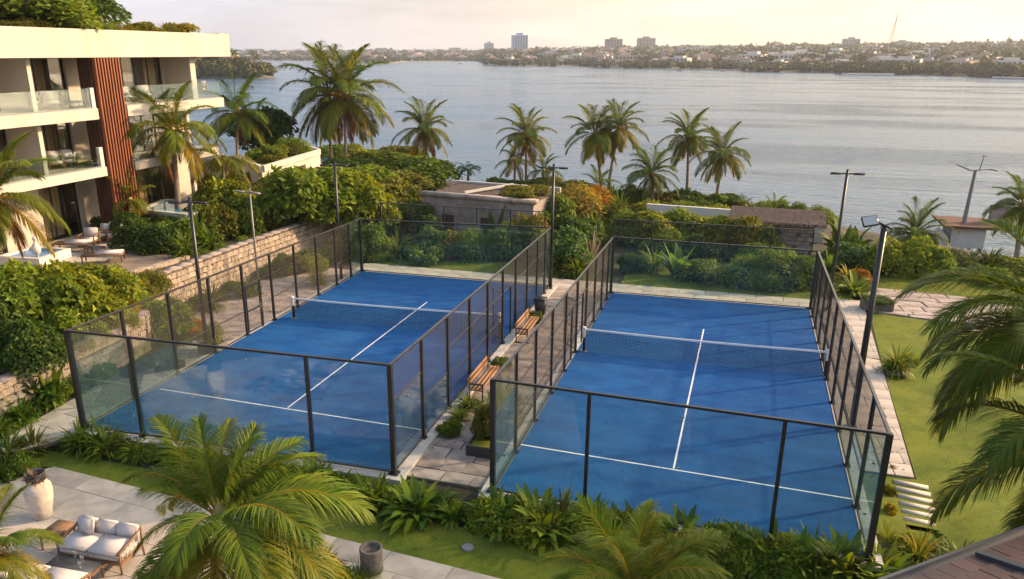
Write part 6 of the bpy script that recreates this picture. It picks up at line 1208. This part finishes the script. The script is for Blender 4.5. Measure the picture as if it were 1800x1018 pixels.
ps, rd = far_pts(4200, 100, 1900, 1.1, 4.5, 8.0); wood('far_woodland', ps, rd, 26, .65, 2, 'hazy wooded slopes of the far city', GA, GB)
# dense square grove on the right shore
gr = []
for k in range(150):
    u = r.uniform(1484, 1600); gr.append(polar(u, float(shoreR(uaz(u)))+r.uniform(6, 34)))
gr = np.array(gr); wood('shore_grove', gr, r.uniform(3.6, 5.0, len(gr)), 70, .4, 3, 'dense dark grove with a clipped look on the right far shore', (.03, .045, .014), (.06, .075, .02))
for (u, w_, l_, tn) in [(1663, 24, 'round olive tree on the right far shore left of its pair', (.06, .06, .015)), (1685, 20, 'round olive tree on the right far shore right of its pair', (.06, .06, .015)), (1742, 36, 'broad dark tree on the right far shore beneath the large white building', (.045, .055, .015)), (1618, 22, 'golden tree at the end of the clipped grove', (.13, .10, .02)), (1784, 30, 'broad tree near the right edge of the far shore', (.05, .055, .016))]:
    p = polar(u, float(shoreR(uaz(u)))+14); m = depth(p)/FOC; rdv = w_*m/2; r_ = np.random.default_rng(int(u)); n_ = 500; d = unit(r_.normal(size=(n_, 3))); d[:, 2] = np.abs(d[:, 2]); nr = unit(d+.4*r_.normal(size=d.shape)); v_, tt, cc = leafgeo(d*rdv*(.8+.25*r_.random((n_, 1)))+[0, 0, rdv*.2], np.cross(nr, r_.normal(size=d.shape)), nr, rdv*.28, rdv*.2, cols(n_, tn, tuple(np.array(tn)*1.5), r_, .3))
    o = obj('shore_tree', npmesh('crown', v_, tt, M['farleaf'], cc), None, p); tag(o, l_, 'tree')
# headland trees
hp = []
while len(hp) < 420:
    x = r.uniform(HC[0]-hl, HC[0]+hl); y = r.uniform(HC[1]-hl, HC[1]+hl); z = float(head_h(np.array(x), np.array(y)))
    if z > -2.2: hp.append((x, y, z))
hp = np.array(hp); wood('headland_woodland', hp, r.uniform(3.0, 6.0, len(hp)), 120, .32, 4, 'wooded headland behind the hotel roof corner', (.04, .055, .012), (.13, .11, .022))
for k in range(9):
    p = hp[(k*37) % len(hp)]; o = obj('far_house', PR[k % len(PR)][0], None, p+[0, 0, 1.5]); o.scale = (.8,)*3; o.rotation_euler.z = rnd.random()*3; tag(o, 'small pale house among the trees of the headland', 'house', 'houses on the headland')
for k in range(14):                     # palms along the headland top
    p = hp[(k*29+5) % len(hp)]; palm(p+[0, 0, 9+k % 4], p, 3.6, 'distant palm standing above the headland trees', n_=12, rad=.25, group='distant palms on the headland', dry=False, levels=[1, 2, 2, 3, 4])
# beaches, quays and boats on the far side
def strip_on_shore(name, u0, u1, q0, q1, z, mt, label, cat):
    pts_ = [polar(u, float(shoreR(uaz(u)))+q0, z) for u in np.linspace(u0, u1, 10)]+[polar(u, float(shoreR(uaz(u)))+q1, z) for u in np.linspace(u1, u0, 10)]
    c = np.mean(pts_, 0); m_ = MB(); m_.prism([tuple((p-c)[:2]) for p in pts_][::-1] if 0 else [tuple((p-c)[:2]) for p in pts_], -3, .4); o = B(m_, name, M[mt], None, (c[0], c[1], z)); return tag(o, label, cat)
strip_on_shore('quay', 1484, 1578, -6, 3, -2.4, 'cityw', 'long pale quay wall in front of the clipped grove', 'quay')
strip_on_shore('quay', 1752, 1830, -8, 2, -2.4, 'cityg', 'grey landing stage at the right end of the far shore', 'quay')
strip_on_shore('quay', 1150, 1300, -4, 2, -2.5, 'sand', 'low sandy quay along the middle of the far shore', 'quay')
strip_on_shore('beach', 692, 790, -10, 6, -2.6, 'sand', 'pale sandy beach below the left point', 'beach')['kind'] = 'structure'
def boat(u, v, wpx, label):
    p = P(u, v, -3); m = depth(p)/FOC; Ln = wpx*m; t = thing('motor_boat', label, 'boat', tuple(p), facing(p)+.15); m_ = MB(); h = Ln*.1
    m_.add([(-Ln/2, -Ln*.11, -.3), (Ln*.3, -Ln*.11, -.3), (Ln/2, 0, h), (Ln*.3, Ln*.11, -.3), (-Ln/2, Ln*.11, -.3), (-Ln/2, -Ln*.15, h), (Ln*.3, -Ln*.15, h), (Ln*.3, Ln*.15, h), (-Ln/2, Ln*.15, h)], [(0, 1, 6, 5), (1, 2, 6), (3, 7, 2), (3, 4, 8, 7), (0, 5, 8, 4), (5, 6, 2, 7, 8)]); B(m_, 'hull', M['cityw'], t)
    m_ = MB(); m_.box(-Ln*.2, Ln*.12, -Ln*.09, Ln*.09, h, h+Ln*.1); B(m_, 'cabin', M['citywin'], t)
boat(809, 112.5, 8, 'small dark boat out on the lagoon left of the blue towers'); boat(1195, 125.5, 16, 'white motor boat moored off the middle of the far shore'); boat(1270, 126.5, 10, 'small white boat moored close to the sandy quay'); boat(1500, 131, 6, 'tiny boat at the left end of the pale quay')

# ================================================================== AIR
hz = MB(); hz.box(-4500, 4500, -4500, 4500, -9, 160); o = B(hz, 'haze', bpy.data.materials.new('haze')); o['kind'] = 'stuff'; o['label'] = 'thin warm haze over the lagoon'
mh = o.data.materials[0]; mh.use_nodes = True; mh.node_tree.nodes.clear(); vo = mh.node_tree.nodes.new('ShaderNodeVolumePrincipled'); vo.inputs['Color'].default_value = (.80, .88, 1.0, 1); vo.inputs['Density'].default_value = .00017; vo.inputs['Anisotropy'].default_value = .35
mo = mh.node_tree.nodes.new('ShaderNodeOutputMaterial'); mh.node_tree.links.new(vo.outputs[0], mo.inputs['Volume'])
